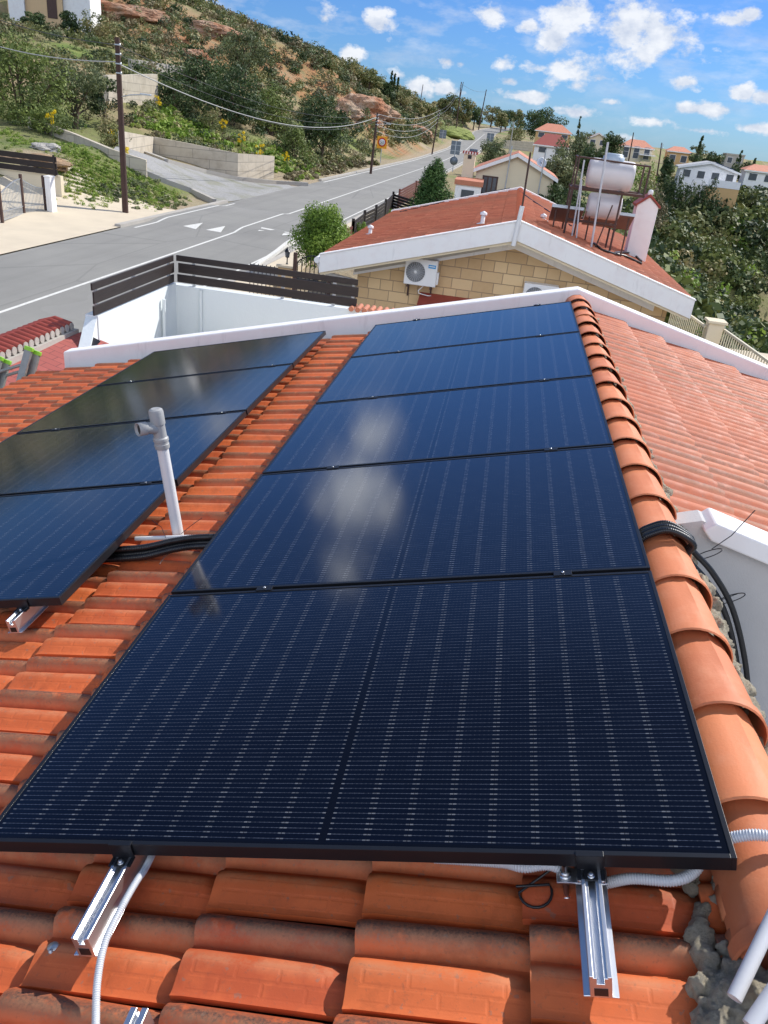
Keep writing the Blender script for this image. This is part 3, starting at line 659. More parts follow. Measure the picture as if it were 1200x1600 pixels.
# ------------------------------------------------------------------ clay tiles as real geometry
PS = np.array([0, .04, .09, .15, .21, .27, .32, .36, .40, .44, .49, .54, .60, .68, .78, .88, .95, 1.0])
PH = np.array([.000, .014, .029, .039, .043, .040, .029, .014, .004, .007, .021, .030, .034, .033, .027, .021, .019, .022])
def tile_field(name, parent, O, A, B, Nn, nu, nv, mat, pu=.36, pv=.205, amp=1.0, coarse=False, jit=1.0, skip=None, lift=.024, label=None, umin=-9, double=False):
    """O origin (upslope, near end), A downslope unit, B along-ridge unit (near to far), Nn normal; tiles run downslope"""
    O, A, B, Nn = map(np.array, (O, A, B, Nn)); s_ = PS if not coarse else PS[[0, 2, 4, 6, 8, 10, 12, 15, 17]]; h_ = PH if not coarse else PH[[0, 2, 4, 6, 8, 10, 12, 15, 17]]
    if double: s_ = np.linspace(0, 1, 17); h_ = .006+.026*np.abs(np.sin(s_*2*np.pi))**1.3
    t_ = np.array([0, .06, .14, .24, .6, .93, 1.0]) if not coarse else np.array([0, .15, 1.0])
    ns, ntt = len(s_), len(t_); Vs = []; Fs = []; UV = []; TI = []; off = 0
    for i in range(nu):
        for j in range(nv):
            if skip and skip(i, j): continue
            js = rng.normal(0, 1, 6)*jit; S, T = np.meshgrid(s_, t_)
            L = pu*1.04; pk = smooth(-.02, .2, T)*.75+.25; endr = 1-.18*smooth(.93, 1.0, T)
            hh = h_[None, :]*amp; hh = np.where((S > .38), hh*1.0, hh); roll2 = (S > .38) & (S < .66) & (not double)
            Z = hh*np.where(roll2, pk, .75+.25*pk)*endr+lift*T-.002+js[0]*.0014+(T-.5)*js[1]*.002+(S-.5)*js[2]*.0015
            uu = np.maximum(i*pu+T*L+js[3]*.0035, umin); vv = (j+1)*pv-S*pv*1.0+(T-.5)*js[4]*.003
            top = np.stack([uu, vv, Z], -1).reshape(-1, 3)
            # skirts: downslope end and near-side lip
            e = np.stack([uu[-1], vv[-1], Z[-1]-.016], -1); e2 = np.stack([uu[:, -1], vv[:, -1]-.001, Z[:, -1]-.017], -1)
            loc = np.concatenate([top, e, e2]); W = O+loc[:, :1]*A+loc[:, 1:2]*B+loc[:, 2:]*Nn
            base = off; idx = lambda a, b: base+a*ns+b
            F_ = [(idx(a, b), idx(a, b+1), idx(a+1, b+1), idx(a+1, b)) for a in range(ntt-1) for b in range(ns-1)]
            eb = base+ntt*ns; F_ += [(idx(ntt-1, b), idx(ntt-1, b+1), eb+b+1, eb+b) for b in range(ns-1)]
            lb = eb+ns; F_ += [(idx(a, ns-1), lb+a, lb+a+1, idx(a+1, ns-1)) for a in range(ntt-1)]
            uv2 = np.stack([(i+T)*pu, (j+S*.998)*pv+.0001], -1).reshape(-1, 2); ue = np.stack([(i+.999)*pu+0*s_, (j+s_*.998)*pv+.0001], -1); ul = np.stack([(i+t_)*pu, (j+.99)*pv+0*t_], -1)
            UVv = np.concatenate([uv2, ue, ul]); Fa = np.array(F_); Vs.append(W); Fs.append(Fa); UV.append(UVv[Fa-base].reshape(-1, 2)); TI += [float(np.clip(rng.normal(.45, .3), 0, 1))]*len(F_); off += len(W)
    o = raw_mesh(name, np.concatenate(Vs), np.concatenate(Fs), mat, parent, TI, np.concatenate(UV), smooth=True)
    try: o.data.set_sharp_from_angle(angle=R_(50))
    except Exception: pass
    return o

# ------------------------------------------------------------------ our own house
TH = R_(14.715); CT, ST = math.cos(TH), math.sin(TH)
A1 = Vector((-CT, 0, -ST)); Bv = Vector((0, 1, 0)); N1 = Vector((-ST, 0, CT))
def P(u, v, h=0): return A1*u+Bv*v+N1*h
FR = Matrix((A1, Bv, N1)).transposed()          # columns: along slope, along ridge, normal
def roofmat(u, v, h=0):
    m = Matrix((-A1, Bv, N1)).transposed().to_4x4(); m.translation = P(u, v, h); return m
UA = -.125; RX = .098; RZc = -.098
house = thing('tiled_house', 'orange clay tiled house in the foreground carrying the black solar panels', 'house', (0, 0, 0))
TB = -.180
Ot = P(-.315, -.056-9*.205, TB)
tile_field('roof_slope', house, Ot, A1, Bv, N1, 16, 39, 'terracotta', umin=.205, lift=.033, jit=1.7)
A2 = Vector((CT, 0, -ST)); N2 = Vector((ST, 0, CT))
apex = Vector((.17, 0, (-.17)*0)); zap = P(UA, 0, TB)   # apex point of the left plane
O2 = Vector((zap.x, 1.86, zap.z)) + A2*.03
rs = tile_field('roof_slope', house, O2, A2, Bv, N2, 15, 22, 'terracotta_pale', pv=.197, jit=1.3, amp=1.0, double=True, lift=.036); rs['label'] = 'paler weathered slope beyond the ridge'
# underlay boards just under the tiles so no daylight shows
m = MB(); a = P(UA, -1.9, TB-.03); b = P(5.42, -1.9, TB-.03)
m.prism([a, b, b+Vector((0, 0, -.12)), a+Vector((0, 0, -.12))], (0, 8.08, 0)); 
a2 = Vector((zap.x, 1.86, zap.z-.03)); b2 = a2+A2*5.35; m.prism([a2, b2, b2+Vector((0, 0, -.12)), a2+Vector((0, 0, -.12))], (0, 4.33, 0)); m.build('roof_deck', 'rust_metal', house)
m = MB(); m.bb(-4.9, .15, -1.85, 6.18, -4.3, -1.75); m.bb(.2, 5.2, 1.9, 6.18, -4.3, -1.75)
m.prism([(-4.9, 6.19, -1.72), (5.2, 6.19, -1.72), (.16, 6.19, -.42)], (0, .14, 0)); m.build('wall', 'white_paint', house)
# parapet following both slopes at the far gable
def parapet(x0, z0, x1, z1, xa, za, y0, y1, depth):
    m = MB(); poly = [(x0, y0, z0), (xa, y0, za), (x1, y0, z1), (x1, y0, z1-depth), (xa, y0, za-depth-.05), (x0, y0, z0-depth)]
    m.prism(poly, (0, y1-y0, 0)); return m
L0 = aty(100, 548, 6.36); 
m = parapet(-4.99, -1.285, 5.6, -1.38, .09, .035, 6.2, 6.36, .62); m.build('parapet_wall', 'white_paint', house, bevel=.014)
# stub gable wall right of the ridge: pale coping on a grey rendered face
m = MB(); m.prism([(.17, 1.72, -.40), (.17, 1.72, -.10), (.30, 1.72, -.055), (5.5, 1.72, -1.44), (5.5, 1.72, -4.3), (.17, 1.72, -4.3)], (0, .10, 0)); m.build('gable_wall', 'grey_stucco', house)
m = MB(); m.prism([(.30, 1.67, -.075), (.34, 1.67, -.035), (5.6, 1.67, -1.43), (5.6, 1.67, -1.50), (.34, 1.67, -.115)], (0, .155, 0)); m.build('coping', 'white_paint', house, bevel=.008)
m = MB(); m.bb(.24, 5.4, -2.5, 1.71, -4.28, -1.9); m.build('lower_wall', 'grey_stucco', house)
# ridge tiles: tapering half barrels with a raised collar and a seam line
def ridge_tile_mesh():
    m = MB(); seg = 18; L = .365
    rings = [(0, .119, 0), (.004, .1235, .0), (.036, .1225, 0), (.041, .116, 0), (.055, .114, 0), (.20, .112, 0), (L, .106, 0)]
    vs = []
    for (y, r, d) in rings:
        for k in range(seg+1):
            a = math.pi*(-.03+1.06*k/seg); rr = r*.95 + (.006 if k in (8,) and .045 < y else 0)
            vs.append((math.cos(a)*rr, y, math.sin(a)*rr*.92))
    fs = [(i*(seg+1)+k, i*(seg+1)+k+1, (i+1)*(seg+1)+k+1, (i+1)*(seg+1)+k) for i in range(len(rings)-1) for k in range(seg)]
    # inner ring at the near end gives the clay its thickness
    o = len(vs)
    for k in range(seg+1):
        a = math.pi*(-.03+1.06*k/seg); vs.append((math.cos(a)*.112, 0, math.sin(a)*.112*.92))
    for k in range(seg+1):
        a = math.pi*(-.03+1.06*k/seg); vs.append((math.cos(a)*.104, .12, math.sin(a)*.104*.92))
    fs += [(k, k+1, o+k+1, o+k) for k in range(seg)]+[(o+k, o+k+1, o+seg+1+k+1, o+seg+1+k) for k in range(seg)]
    m.add(vs, fs, None, True); return m
r0 = ridge_tile_mesh().build('ridge_tile', 'ridge_clay', house)
try: r0.data.set_sharp_from_angle(angle=R_(35))
except Exception: pass
yy = 5.889; k = 0
while yy > -.2:
    r = r0 if k == 0 else link(r0.copy(), house)
    r.location = (RX+rng.normal(0, .003), yy, RZc+rng.normal(0, .002)); r.rotation_euler = (R_(-2.2+rng.normal(0, .3)), rng.normal(0, .02), rng.normal(0, .008)); yy -= .318; k += 1
def lump(name, pts, r, mat, parent, seed=0, sub=3, flat=.6, rough=.3, label=None, vox=.008):
    """rough trowelled or stony lumps, one mesh"""
    bm = bmesh.new(); rr = random.Random(seed)
    for p in pts:
        q = r*(.7+.6*rr.random()); n0 = len(bm.verts)
        ret = bmesh.ops.create_icosphere(bm, subdivisions=sub, radius=q)
        ph = [rr.random()*9 for _ in range(6)]
        for v in ret['verts']:
            c = v.co.copy(); f = 1+rough*(math.sin(c.x/q*3+ph[0])*math.sin(c.y/q*4+ph[1])*.6+math.sin(c.z/q*7+ph[2])*math.sin(c.x/q*8+ph[3])*.35+rr.uniform(-.22, .22)*.6)
            v.co = Vector((c.x*f, c.y*f, c.z*f*flat))+Vector(p)
    me = bpy.data.meshes.new(name); bm.to_mesh(me); bm.free(); me.materials.append(MATS[mat]); me.polygons.foreach_set('use_smooth', [True]*len(me.polygons)); o = link(bpy.data.objects.new(name, me), parent)
    rm = o.modifiers.new('remesh', 'REMESH'); rm.mode = 'VOXEL'; rm.voxel_size = vox; rm.use_smooth_shade = True
    sm = o.modifiers.new('smooth', 'SMOOTH'); sm.factor = .6; sm.iterations = 2
    tx = bpy.data.textures.get('grit') or bpy.data.textures.new('grit', 'CLOUDS'); tx.noise_scale = .012; tx.noise_depth = 4
    dp = o.modifiers.new('grit', 'DISPLACE'); dp.texture = tx; dp.strength = .016; dp.mid_level = .5; dp.texture_coords = 'GLOBAL'
    if label: o['label'] = label
    return o
# mortar bedding beside the ridge
mp = []
y = 6.1
while y > 1.9: mp.append((RX+.122, y, RZc-.05)); y -= .035+.03*random.random()
while y > -2.2:
    mp.append((RX+.118+random.random()*.02, y, RZc-.045)); y -= .03+.03*random.random()
lump('mortar', mp, .036, 'mortar', house, 3, 3, .9, .6)
mp = [(RX-.122-random.random()*.02, y-.0, RZc-.055) for y in np.arange(-1.5, 5.9, .055)]
lump('mortar', mp, .030, 'mortar', house, 5, 2, .9, .5)
mp = [tuple(P(u, v, h)) for (u, v, h) in [(.03, -.115, -.125), (.015, -.145, -.115), (.0, -.075, -.12), (.025, .0, -.13), (.01, .03, -.125), (-.01, -.03, -.12)]]
lump('mortar', mp, .022, 'mortar', house, 6, 4, .8, .5, vox=.0035)
mp = [tuple(P(u, v, h)) for (u, v, h) in [(.088, -.185, -.135), (.060, -.215, -.125), (.030, -.180, -.12), (.085, -.245, -.135), (.040, -.265, -.125), (-.005, -.215, -.11), (-.035, -.26, -.105), (-.05, -.20, -.10), (-.08, -.25, -.10), (-.09, -.18, -.09), (.0, -.30, -.115), (.06, -.31, -.13), (-.07, -.32, -.1), (-.13, -.23, -.1)]]
lump('mortar', mp, .036, 'mortar', house, 9, 5, .8, .42, label='big rough mass of mortar at the foot of the ridge', vox=.0035)
mp = [tuple(P(u, v, -.17)) for u in np.arange(-.35, .06, .09) for v in np.arange(-1.9, -.30, .09)]
lump('mortar', mp, .085, 'mortar', house, 19, 3, .5, .5)
for (u, v, s) in [(.035, .015, .75), (.035, -.085, .8)]:      # broken tile ends bedded in the mortar
    m = MB(); q = []
    for k in range(9):
        a = math.pi*k/8; q.append((math.cos(a)*.045*s, 0, math.sin(a)*.035*s))
    q2 = [(x*.75, y, z*.75) for x, y, z in q[::-1]]
    m.prism(q+q2, (.0, .001, 0)); m = MB(); vs = []
    for t in (0, .035, .07):
        for k in range(9):
            a = math.pi*(k/8); vs.append(P(u-.02+math.cos(a)*.030*s, v-t, -.115+math.sin(a)*.040*s+rng.normal(0, .0015)))
    m.add(vs, [(i*9+k, i*9+k+1, (i+1)*9+k+1, (i+1)*9+k) for i in range(2) for k in range(8)], None, True); o = m.build('tile_fragment', 'ridge_clay', house); sol = o.modifiers.new('s', 'SOLIDIFY'); sol.thickness = .012

# ------------------------------------------------------------------ solar panels
PW, PD, PG = 1.722, 1.134, .02
def make_panel():
    t = thing('solar_module', '', 'solar panel', group='black solar panels on the tiled roof')
    m = MB(); w = .011; H0 = -.035
    # frame in local coords: x from the ridge side (0) down the slope to -PW, y 0..PD, top at z=0
    m.bb(-w, 0, 0, PD, H0, 0); m.bb(-PW, -PW+w, 0, PD, H0, 0); m.bb(-PW+w, -w, 0, w, H0, 0); m.bb(-PW+w, -w, PD-w, PD, H0, 0)
    m.bb(-PW+w, -w, w, .03, H0, H0+.0015); m.bb(-PW+w, -w, PD-.03, PD-w, H0, H0+.0015)
    m.build('frame', 'black_metal', t, bevel=.0012, bseg=2)
    g = MB(); z = -.0022
    g.add([(-w, w, z), (-w, PD-w, z), (-PW+w, PD-w, z), (-PW+w, w, z)], [(0, 1, 2, 3)], [[(w, w), (w, PD-w), (PW-w, PD-w), (PW-w, w)]])
    g.add([(-w, w, -.006), (-w, PD-w, -.006), (-PW+w, PD-w, -.006), (-PW+w, w, -.006)], [(3, 2, 1, 0)], [[(0, 0)]*4]); g.build('glass', 'solar_glass', t)
    j = MB(); j.bb(-PW/2-.05, -PW/2+.05, PD*.47, PD*.55, -.028, -.012); j.build('junction_box', 'black_plastic', t)
    return t
pan = make_panel(); ordn = ['nearest', 'second', 'third', 'fourth', 'farthest']
labs = ['large black solar panel nearest the camera, above the two aluminium rail ends', 'second black solar panel from the front in the right row, with a cloud reflection',
        'middle black solar panel of the five in the right row', 'second black solar panel from the far end of the right row', 'farthest black solar panel of the right row, against the white parapet peak']
for k in range(5):
    t = pan if k == 0 else dup(pan)
    t.matrix_world = roofmat(0, k*(PD+PG), 0); t['label'] = labs[k]
labs = ['front black solar panel of the left row, crossed by the shadow of the vent pipe', 'second black solar panel of the left row, behind the white vent pipe head', 'third black solar panel of the left row, reflecting the dark hillside', 'farthest black solar panel of the left row, against the white parapet']
LU = 2.195
for k in range(4): dup(pan, basis=roofmat(LU, (k+1)*(PD+PG)+.004*k, .006*0), label=labs[k])

# rails under the rows
def rail(u, v0, v1, lab, h0=-.094, flange=True):
    t = thing('mounting_rail', lab, 'mounting rail', group='aluminium mounting rails under the panels', basis=roofmat(u, v0, 0))
    L = v1-v0; m = MB(); zt = -.036
    # U channel profile extruded along y, wide foot flanges
    pr = [(-.020, zt), (-.013, zt), (-.013, zt-.004), (-.007, zt-.004), (-.007, zt-.020), (.007, zt-.020), (.007, zt-.004), (.013, zt-.004), (.013, zt), (.020, zt), (.020, h0+.004), (.032, h0+.003), (.032, h0), (-.032, h0), (-.032, h0+.003), (-.020, h0+.004)]
    m.prism([(x, 0, z) for x, z in pr], (0, L, 0)); m.build('channel', 'aluminium', t, bevel=.0007, bseg=1)
    e = MB(); e.bb(-.0125, .0125, -.0008, .0, h0+.006, h0+.026); e.build('hollow', 'black_plastic', t)
    return t
def alum():
    t = NT('aluminium'); c = t.coord('Object', (60, .6, 60)); n = t.noise(6, 3, .6, c)
    MATS['aluminium'] = t.fin(t.mix(n, (.70, .71, .73), (.84, .85, .86)), .40, t.bump(n, .08, .002), 1.0)
alum()
rail(.283, -.235, 5.77, 'aluminium rail end below the nearest panel, beside the threaded bolt')
rail(1.345, -.212, 5.77, 'aluminium rail end below the nearest panel, beside the drooping grey conduit')
rail(LU+.17, 1.06, 5.77, 'aluminium rail under the left row, its end showing at the left edge of the picture')
rail(LU+1.40, 1.06, 5.77, 'aluminium rail under the left row on its far side')
m = MB(); 
t = thing('rail_offcut', 'short aluminium rail offcut lying on the tiles at the bottom edge', 'rail offcut', basis=roofmat(1.165, -.42, -.04))
m.prism([(x*.85, 0, z) for x, z in [(-.022, -.036), (-.006, -.036), (-.006, -.050), (.006, -.050), (.006, -.036), (.022, -.036), (.022, -.082), (-.022, -.082)]], (0, .10, 0)); m.build('channel', 'aluminium', t, bevel=.0007, bseg=1)
m = MB(); m.bb(-.028, -.022, .0, .10, -.07, -.055); m.build('rib', 'aluminium', t)

# clamps
def clamp(u, v, lab, end=False):
    t = thing('panel_clamp', lab, 'clamp', group='clamps holding the solar panels', basis=roofmat(u, v, 0))
    m = MB()
    if end:
        m.bb(-.028, .028, -.006, -.002, -.040, .0025); m.bb(-.028, .028, -.006, .008, .0006, .0030); m.bb(-.028, .028, -.030, -.006, -.040, -.036)
        m.build('bracket', 'black_metal', t, bevel=.0008); m = MB(); m.lathe([(0, .007), (.0035, .007), (.0055, .0055), (.0055, 0), (0, 0)], 12, (0, -.020, -.036)); m.lathe([(.0, .001), (.008, .001), (.008, 0), (.0, 0)], 12, (0, -.020, -.0362))
        m.build('bolt', 'steel', t)
    else:
        m.bb(-.03, .03, -.0095, .0095, -.030, .0020); m.bb(-.03, .03, -.016, .016, .0008, .0032); m.build('bracket', 'black_metal', t, bevel=.0008)
        m = MB(); m.lathe([(0, .0075), (.004, .0075), (.0055, .006), (.0055, .003), (0, .003)], 12); m.build('bolt', 'steel', t)
    return t
side = {.283: 'ridge side', 1.345: 'lower side', LU+.17: 'right side', LU+1.40: 'left side'}
nth = ['nearest and second', 'second and third', 'third and fourth', 'fourth and farthest']
for u in (.283, 1.345):
    for k in range(4): clamp(u, (k+1)*(PD+PG)-PG/2, 'middle clamp between the %s panels of the right row, %s' % (nth[k], side[u]))
    clamp(u, 0, 'black end clamp on the nearest front frame, %s' % ('by the threaded bolt' if u < 1 else 'by the grey conduit'), True)
    clamp(u, 5*PD+4*PG+.01, 'black clamp at the far end of the right row, %s' % side[u])
n3 = ['front and second', 'second and third', 'third and farthest']
for u in (LU+.17, LU+1.40):
    for k in range(3): clamp(u, (k+2)*(PD+PG)-PG/2+.004*k, 'middle clamp between the %s panels of the left row, %s' % (n3[k], side[u]))
    clamp(u, PD+PG, 'black end clamp on the front frame of the left row, %s' % side[u], True)
# hanger bolt with plate
t = thing('hanger_bolt', 'steel threaded bolt and plate screwed into the tiles beside the right rail end', 'bolt', basis=roofmat(.335, .004, 0))
m = MB(); prof = []
z = -.150
while z < -.034: prof += [(.0052, z), (.0060, z+.001)]; z += .002
m.lathe(prof, 12); m.build('rod', 'steel', t)
m = MB()
for z0 in (-.062, -.132, -.141): m.lathe([(0, z0), (.0105, z0), (.011, z0+.003), (.0105, z0+.007), (0, z0+.007)], 6)
for z0 in (-.064, -.134): m.lathe([(0, z0), (.0135, z0), (.0135, z0+.0015), (0, z0+.0015)], 16)
m.build('nut', 'steel', t)
m = MB(); m.bb(-.018, .085, -.018, .018, -.071, -.066); m.build('plate', 'aluminium', t, bevel=.0012)
m = MB(); m.lathe([(0, .0), (.020, .0), (.021, .003), (.016, .007), (0, .008)], 18, (0, 0, -.150)); m.build('washer', 'black_plastic', t)
m = MB(); m.lathe([(0, .008), (.005, .008), (.0075, .006), (.0075, 0), (0, 0)], 6, (.03, -.012, -.066)); m.lathe([(0, .008), (.005, .008), (.0075, .006), (.0075, 0), (0, 0)], 6, (.075, -.012, -.066)); m.build('bolt', 'steel', t)

# ------------------------------------------------------------------ conduits
def corr(pts, r, pitch, mat, name, lab, cat='conduit', group=None, parent=None, ridge=.16, seg=12):
    """corrugated hose along a Catmull-Rom curve"""
    pts = [Vector(p) for p in pts]; Q = [pts[0]*2-pts[1]]+pts+[pts[-1]*2-pts[-2]]; C = []
    for i in range(1, len(Q)-2):
        p0, p1, p2, p3 = Q[i-1:i+3]; n = max(4, int((p2-p1).length/(pitch/4)))
        for k in range(n):
            t = k/n; C.append(.5*((2*p1)+(p2-p0)*t+(2*p0-5*p1+4*p2-p3)*t*t+(3*p1-p0-3*p2+p3)*t**3))
    C.append(pts[-1]); L = 0; rs = [r]
    for i in range(1, len(C)):
        L += (C[i]-C[i-1]).length; rs.append(r*(1-ridge*(.5-.5*math.cos(2*math.pi*L/pitch))))
    m = MB(); m.tube(C, rs, seg); o = m.build(name, mat, parent)
    if parent is None: prop(o, lab, cat, group)
    return o
g = 'black corrugated conduits'
def ons(px, py, h): q = on(px, py, P(0, 0, h), N1); return q
# black bundle leaving under the panels, over the ridge and down the grey wall
def wallp(px, py, y=1.62): return aty(px, py, y)
for k, (o1, lab) in enumerate([(0, 'outermost black conduit of the bundle curving down the grey wall'), (.030, 'middle black conduit of the bundle curving down the grey wall'), (.058, 'innermost black conduit of the bundle curving down the grey wall')]):
    o = o1
    p = [P(.35, 1.46-o, -.075), P(.06, 1.46-o, -.06), Vector((.03, 1.46-o, -.005)), Vector((.10, 1.455-o, .018+.012)), Vector((.19, 1.45-o, -.01)), Vector(wallp(1078-o*300, 855+o*420, 1.47-o)), Vector(wallp(1112-o*380, 893+o*360, 1.50-o*.6)), Vector(wallp(1142-o*400, 945+o*200, 1.56-o*.3)), Vector(wallp(1160-o*420, 1010+o*100, 1.62)), Vector(wallp(1169-o*450, 1080, 1.64)), Vector(wallp(1170-o*480, 1180, 1.645)), Vector(wallp(1168-o*480, 1330, 1.65))]
    corr(p, .0118, .007, 'black_plastic', 'black_conduit', lab, group=g, ridge=.09)
# short lengths crossing the gap between the two rows
for k, (dv, dh) in enumerate([(0, 0), (-.030, .004), (-.058, 0), (-.030, .032)]):
    p = [P(2.62, 1.70+dv, -.10+dh*.5), P(2.3, 1.70+dv*.9, -.10+dh), P(2.1, 1.70+dv, -.095+dh), P(1.95, 1.73+dv*.8, -.088+dh), P(1.8, 1.745+dv*.8, -.09+dh), P(1.4, 1.74+dv, -.10+dh*.5)]
    corr(p, .0155, .008, 'black_plastic', 'black_conduit', ['black conduit crossing the tile gap behind its neighbours', 'lowest black conduit in the middle of the bundle crossing the tile gap', 'front black conduit crossing the tile gap toward the camera', 'top black conduit riding on the bundle across the tile gap'][k], group=g)
# thin black cable looping in the gap
m = MB(); m.tube([P(2.2, 1.79, -.075), P(1.7, 1.745, -.07)], .0105, 12); prop(m.build('white_conduit', 'pvc_white'), 'thin white plastic tube lying across the tile gap at the foot of the vent pipe', 'tube')
def tie(pts, lab, r=.0014):
    m = MB(); m.tube([Vector(p) for p in pts], r, 6); prop(m.build('cable_tie', 'black_plastic'), lab, 'cable tie', 'black cable ties')
tie([P(2.02, 1.74, -.055), P(2.06, 1.80, -.03), P(2.12, 1.84, -.01)], 'cable tie tail sticking up left of the vent pipe foot')
tie([P(1.95, 1.76, -.05), P(1.91, 1.80, -.03), P(1.87, 1.84, -.015)], 'cable tie tail sticking up right of the vent pipe foot')
tie([P(1.985, 1.66, -.10), P(1.97, 1.60, -.08), P(1.975, 1.55, -.09)], 'cable tie tail hanging in front of the black bundle in the tile gap')
t0 = Vector(wallp(1112, 858, 1.56)); tie([t0, t0+Vector((.06, .02, .06)), Vector(wallp(1180, 797, 1.6))], 'long cable tie tail pointing up over the white coping', .0018)
t0 = Vector(wallp(1118, 943, 1.56)); tie([Vector(wallp(1152, 928, 1.6)), Vector(wallp(1130, 936, 1.57)), t0], 'short cable tie tail on the black bundle by the grey wall', .0016)
for (x, y, lab) in [(1106, 866, 'cable tie band around the black bundle at the coping'), (1142, 935, 'cable tie band around the black bundle halfway down the grey wall')]:
    c = Vector(wallp(x, y, 1.575)); m = MB(); pts = [c+Vector((.045*math.cos(a), .022*math.sin(a), .03*math.cos(a))) for a in np.linspace(0, 2*math.pi, 22)]; m.tube(pts, .002, 6, False); prop(m.build('cable_tie', 'black_plastic'), lab, 'cable tie', 'black cable ties')

# grey corrugated conduits of the foreground
corr([P(1.32, .25, -.09), P(1.305, .10, -.075), P(1.292, -.012, -.060), P(1.287, -.06, -.045), P(1.288, -.12, -.042), P(1.295, -.20, -.055), P(1.285, -.27, -.08), P(1.262, -.335, -.105), P(1.22, -.42, -.115), P(1.16, -.52, -.115)], .0085, .0042, 'grey_plastic', 'grey_conduit', 'light grey corrugated conduit drooping from the left rail end over the tiles', group='grey corrugated conduits', ridge=.2)
corr([P(.62, .06, -.09), P(.47, .035, -.07), P(.42, .018, -.062), P(.36, .022, -.06), P(.28, .03, -.12), P(.20, .02, -.09), P(.12, .008, -.078), P(.075, .03, -.078), P(.05, .06, -.068), P(.025, .07, -.048), Vector((.0, .065, -.022)), Vector((.045, .058, .012)), Vector((.10, .052, .021)), Vector((.16, .048, .008)), Vector((.22, .045, -.04)), Vector((.30, .04, -.12))], .0125, .0055, 'grey_plastic', 'grey_conduit', 'light grey corrugated conduit running under the front frame and out over the ridge tiles', group='grey corrugated conduits', ridge=.2)
m = MB(); m.tube([P(.50, .09, -.05), P(.46, .035, -.042), P(.43, .02, -.055)], .0028, 8); prop(m.build('red_cable', 'red_cable'), 'thin red solar cable showing under the front frame', 'cable')
m = MB(); m.tube([P(.44, .0, -.10)]+[P(.40+.035*math.cos(a), .0+.03*math.sin(a), -.115+.01*math.sin(a)) for a in np.linspace(2.6, 6.2, 12)]+[P(.34, .05, -.08)], .003, 8); prop(m.build('black_cable', 'black_plastic'), 'thin black cable loop lying on the tiles under the front frame', 'cable')
m = MB(); m.tube([P(1.322, .02, -.03), P(1.312, -.006, -.045), P(1.300, -.014, -.058)], .0022, 8); prop(m.build('earth_cable', 'earth_wire'), 'yellow and green earth wire entering the grey conduit at the left rail', 'cable') if False else None
# white pipes at the lower right
def pipe2(a, b, lab, r=.013):
    m = MB(); a, b = Vector(a), Vector(b); m.tube([a, b], r, 20, cap=False); m.tube([a, a+(b-a).normalized()*.02], r*.86, 20); prop(m.build('plastic_pipe', 'pvc_white'), lab, 'pipe', 'white plastic pipes on the mortar')
pipe2(ons(1147, 1560, -.055), ons(1215, 1428, -.02)+np.array(N1)*.02, 'white plastic pipe resting on the mortar lump, the upper of the pair')
pipe2(ons(1172, 1604, -.05), ons(1240, 1515, -.03)+np.array(N1)*.02, 'white plastic pipe at the bottom right corner, the lower of the pair', .014)
m = MB(); c = P(1.458, -.178, -.125); Rm = FR.copy(); m.lathe([(0, .010), (.012, .009), (.014, .004), (.012, 0), (0, 0)], 10, c, Matrix((-A1, Bv, N1)).transposed()); m.lathe([(0, .02), (.005, .018), (.006, .0), (0, 0)], 8, c+Vector((.004, -.012, -.006)), Matrix((-A1, Bv, N1)).transposed())
prop(m.build('roof_screw', 'galvanised'), 'old screw with a crumbling washer in the shaded tile left of the left rail', 'screw')

# vent pipe
vb = Vector(P(2.015, 1.835, -.15)); vt = thing('vent_pipe', 'white plastic vent pipe with a grey side elbow standing in the tile gap', 'vent pipe', vb)
top = Vector(aty(243, 640, vb.y+.0))-vb; ax = top.normalized(); Lp = top.length
def vm(): return MB()
Rv = ax.to_track_quat('Z', 'Y').to_matrix()
PR = .0255
m = MB(); m.lathe([(PR, 0), (PR, Lp*.78)], 28, (0, 0, 0), Rv); m.build('pipe', 'pvc_white', vt)
def sharp(o, a=32):
    try: o.data.set_sharp_from_angle(angle=R_(a))
    except Exception: pass
    return o
m = MB(); m.lathe([(PR+.001, Lp*.735), (PR+.006, Lp*.735), (PR+.007, Lp*.745), (PR+.007, Lp*.765), (PR+.005, Lp*.768), (PR+.005, Lp*.785), (PR+.008, Lp*.788), (PR+.008, Lp*.805), (PR+.003, Lp*.815), (PR+.002, Lp*.90), (PR+.006, Lp*.903), (PR+.006, Lp*.985), (PR+.003, Lp), (PR-.006, Lp*1.008), (0, Lp*1.006)], 28, (0, 0, 0), Rv)
sharp(m.build('branch_fitting', 'pvc_grey', vt))
dv = Vector((-.62, -.78, .02)); base = ax*Lp*.868
pts = [base, base+dv*.02+ax*.004, base+dv*.040+ax*.010, base+dv*.056+ax*.012, base+dv*.058+ax*.0122, base+dv*.098+ax*.012]
m = MB(); m.tube(pts, [PR*.97, PR*.97, PR*.98, PR*1.0, PR*1.12, PR*1.14], 26, cap=False); e = sharp(m.build('elbow', 'pvc_grey', vt)); so = e.modifiers.new('s', 'SOLIDIFY'); so.thickness = .003
m = MB(); m.lathe([(.0, 0), (PR*.99, .0)], 26, base+dv*.086+ax*.012, dv.normalized().to_track_quat('Z', 'Y').to_matrix()); m.build('opening', 'black_plastic', vt)
m = MB(); m.lathe([(.0, -.003), (.055, .0), (.05, .012), (.027, .03), (.025, .04)], 20, (0, 0, 0), Rv); m.build('flashing', 'terracotta_far', vt)

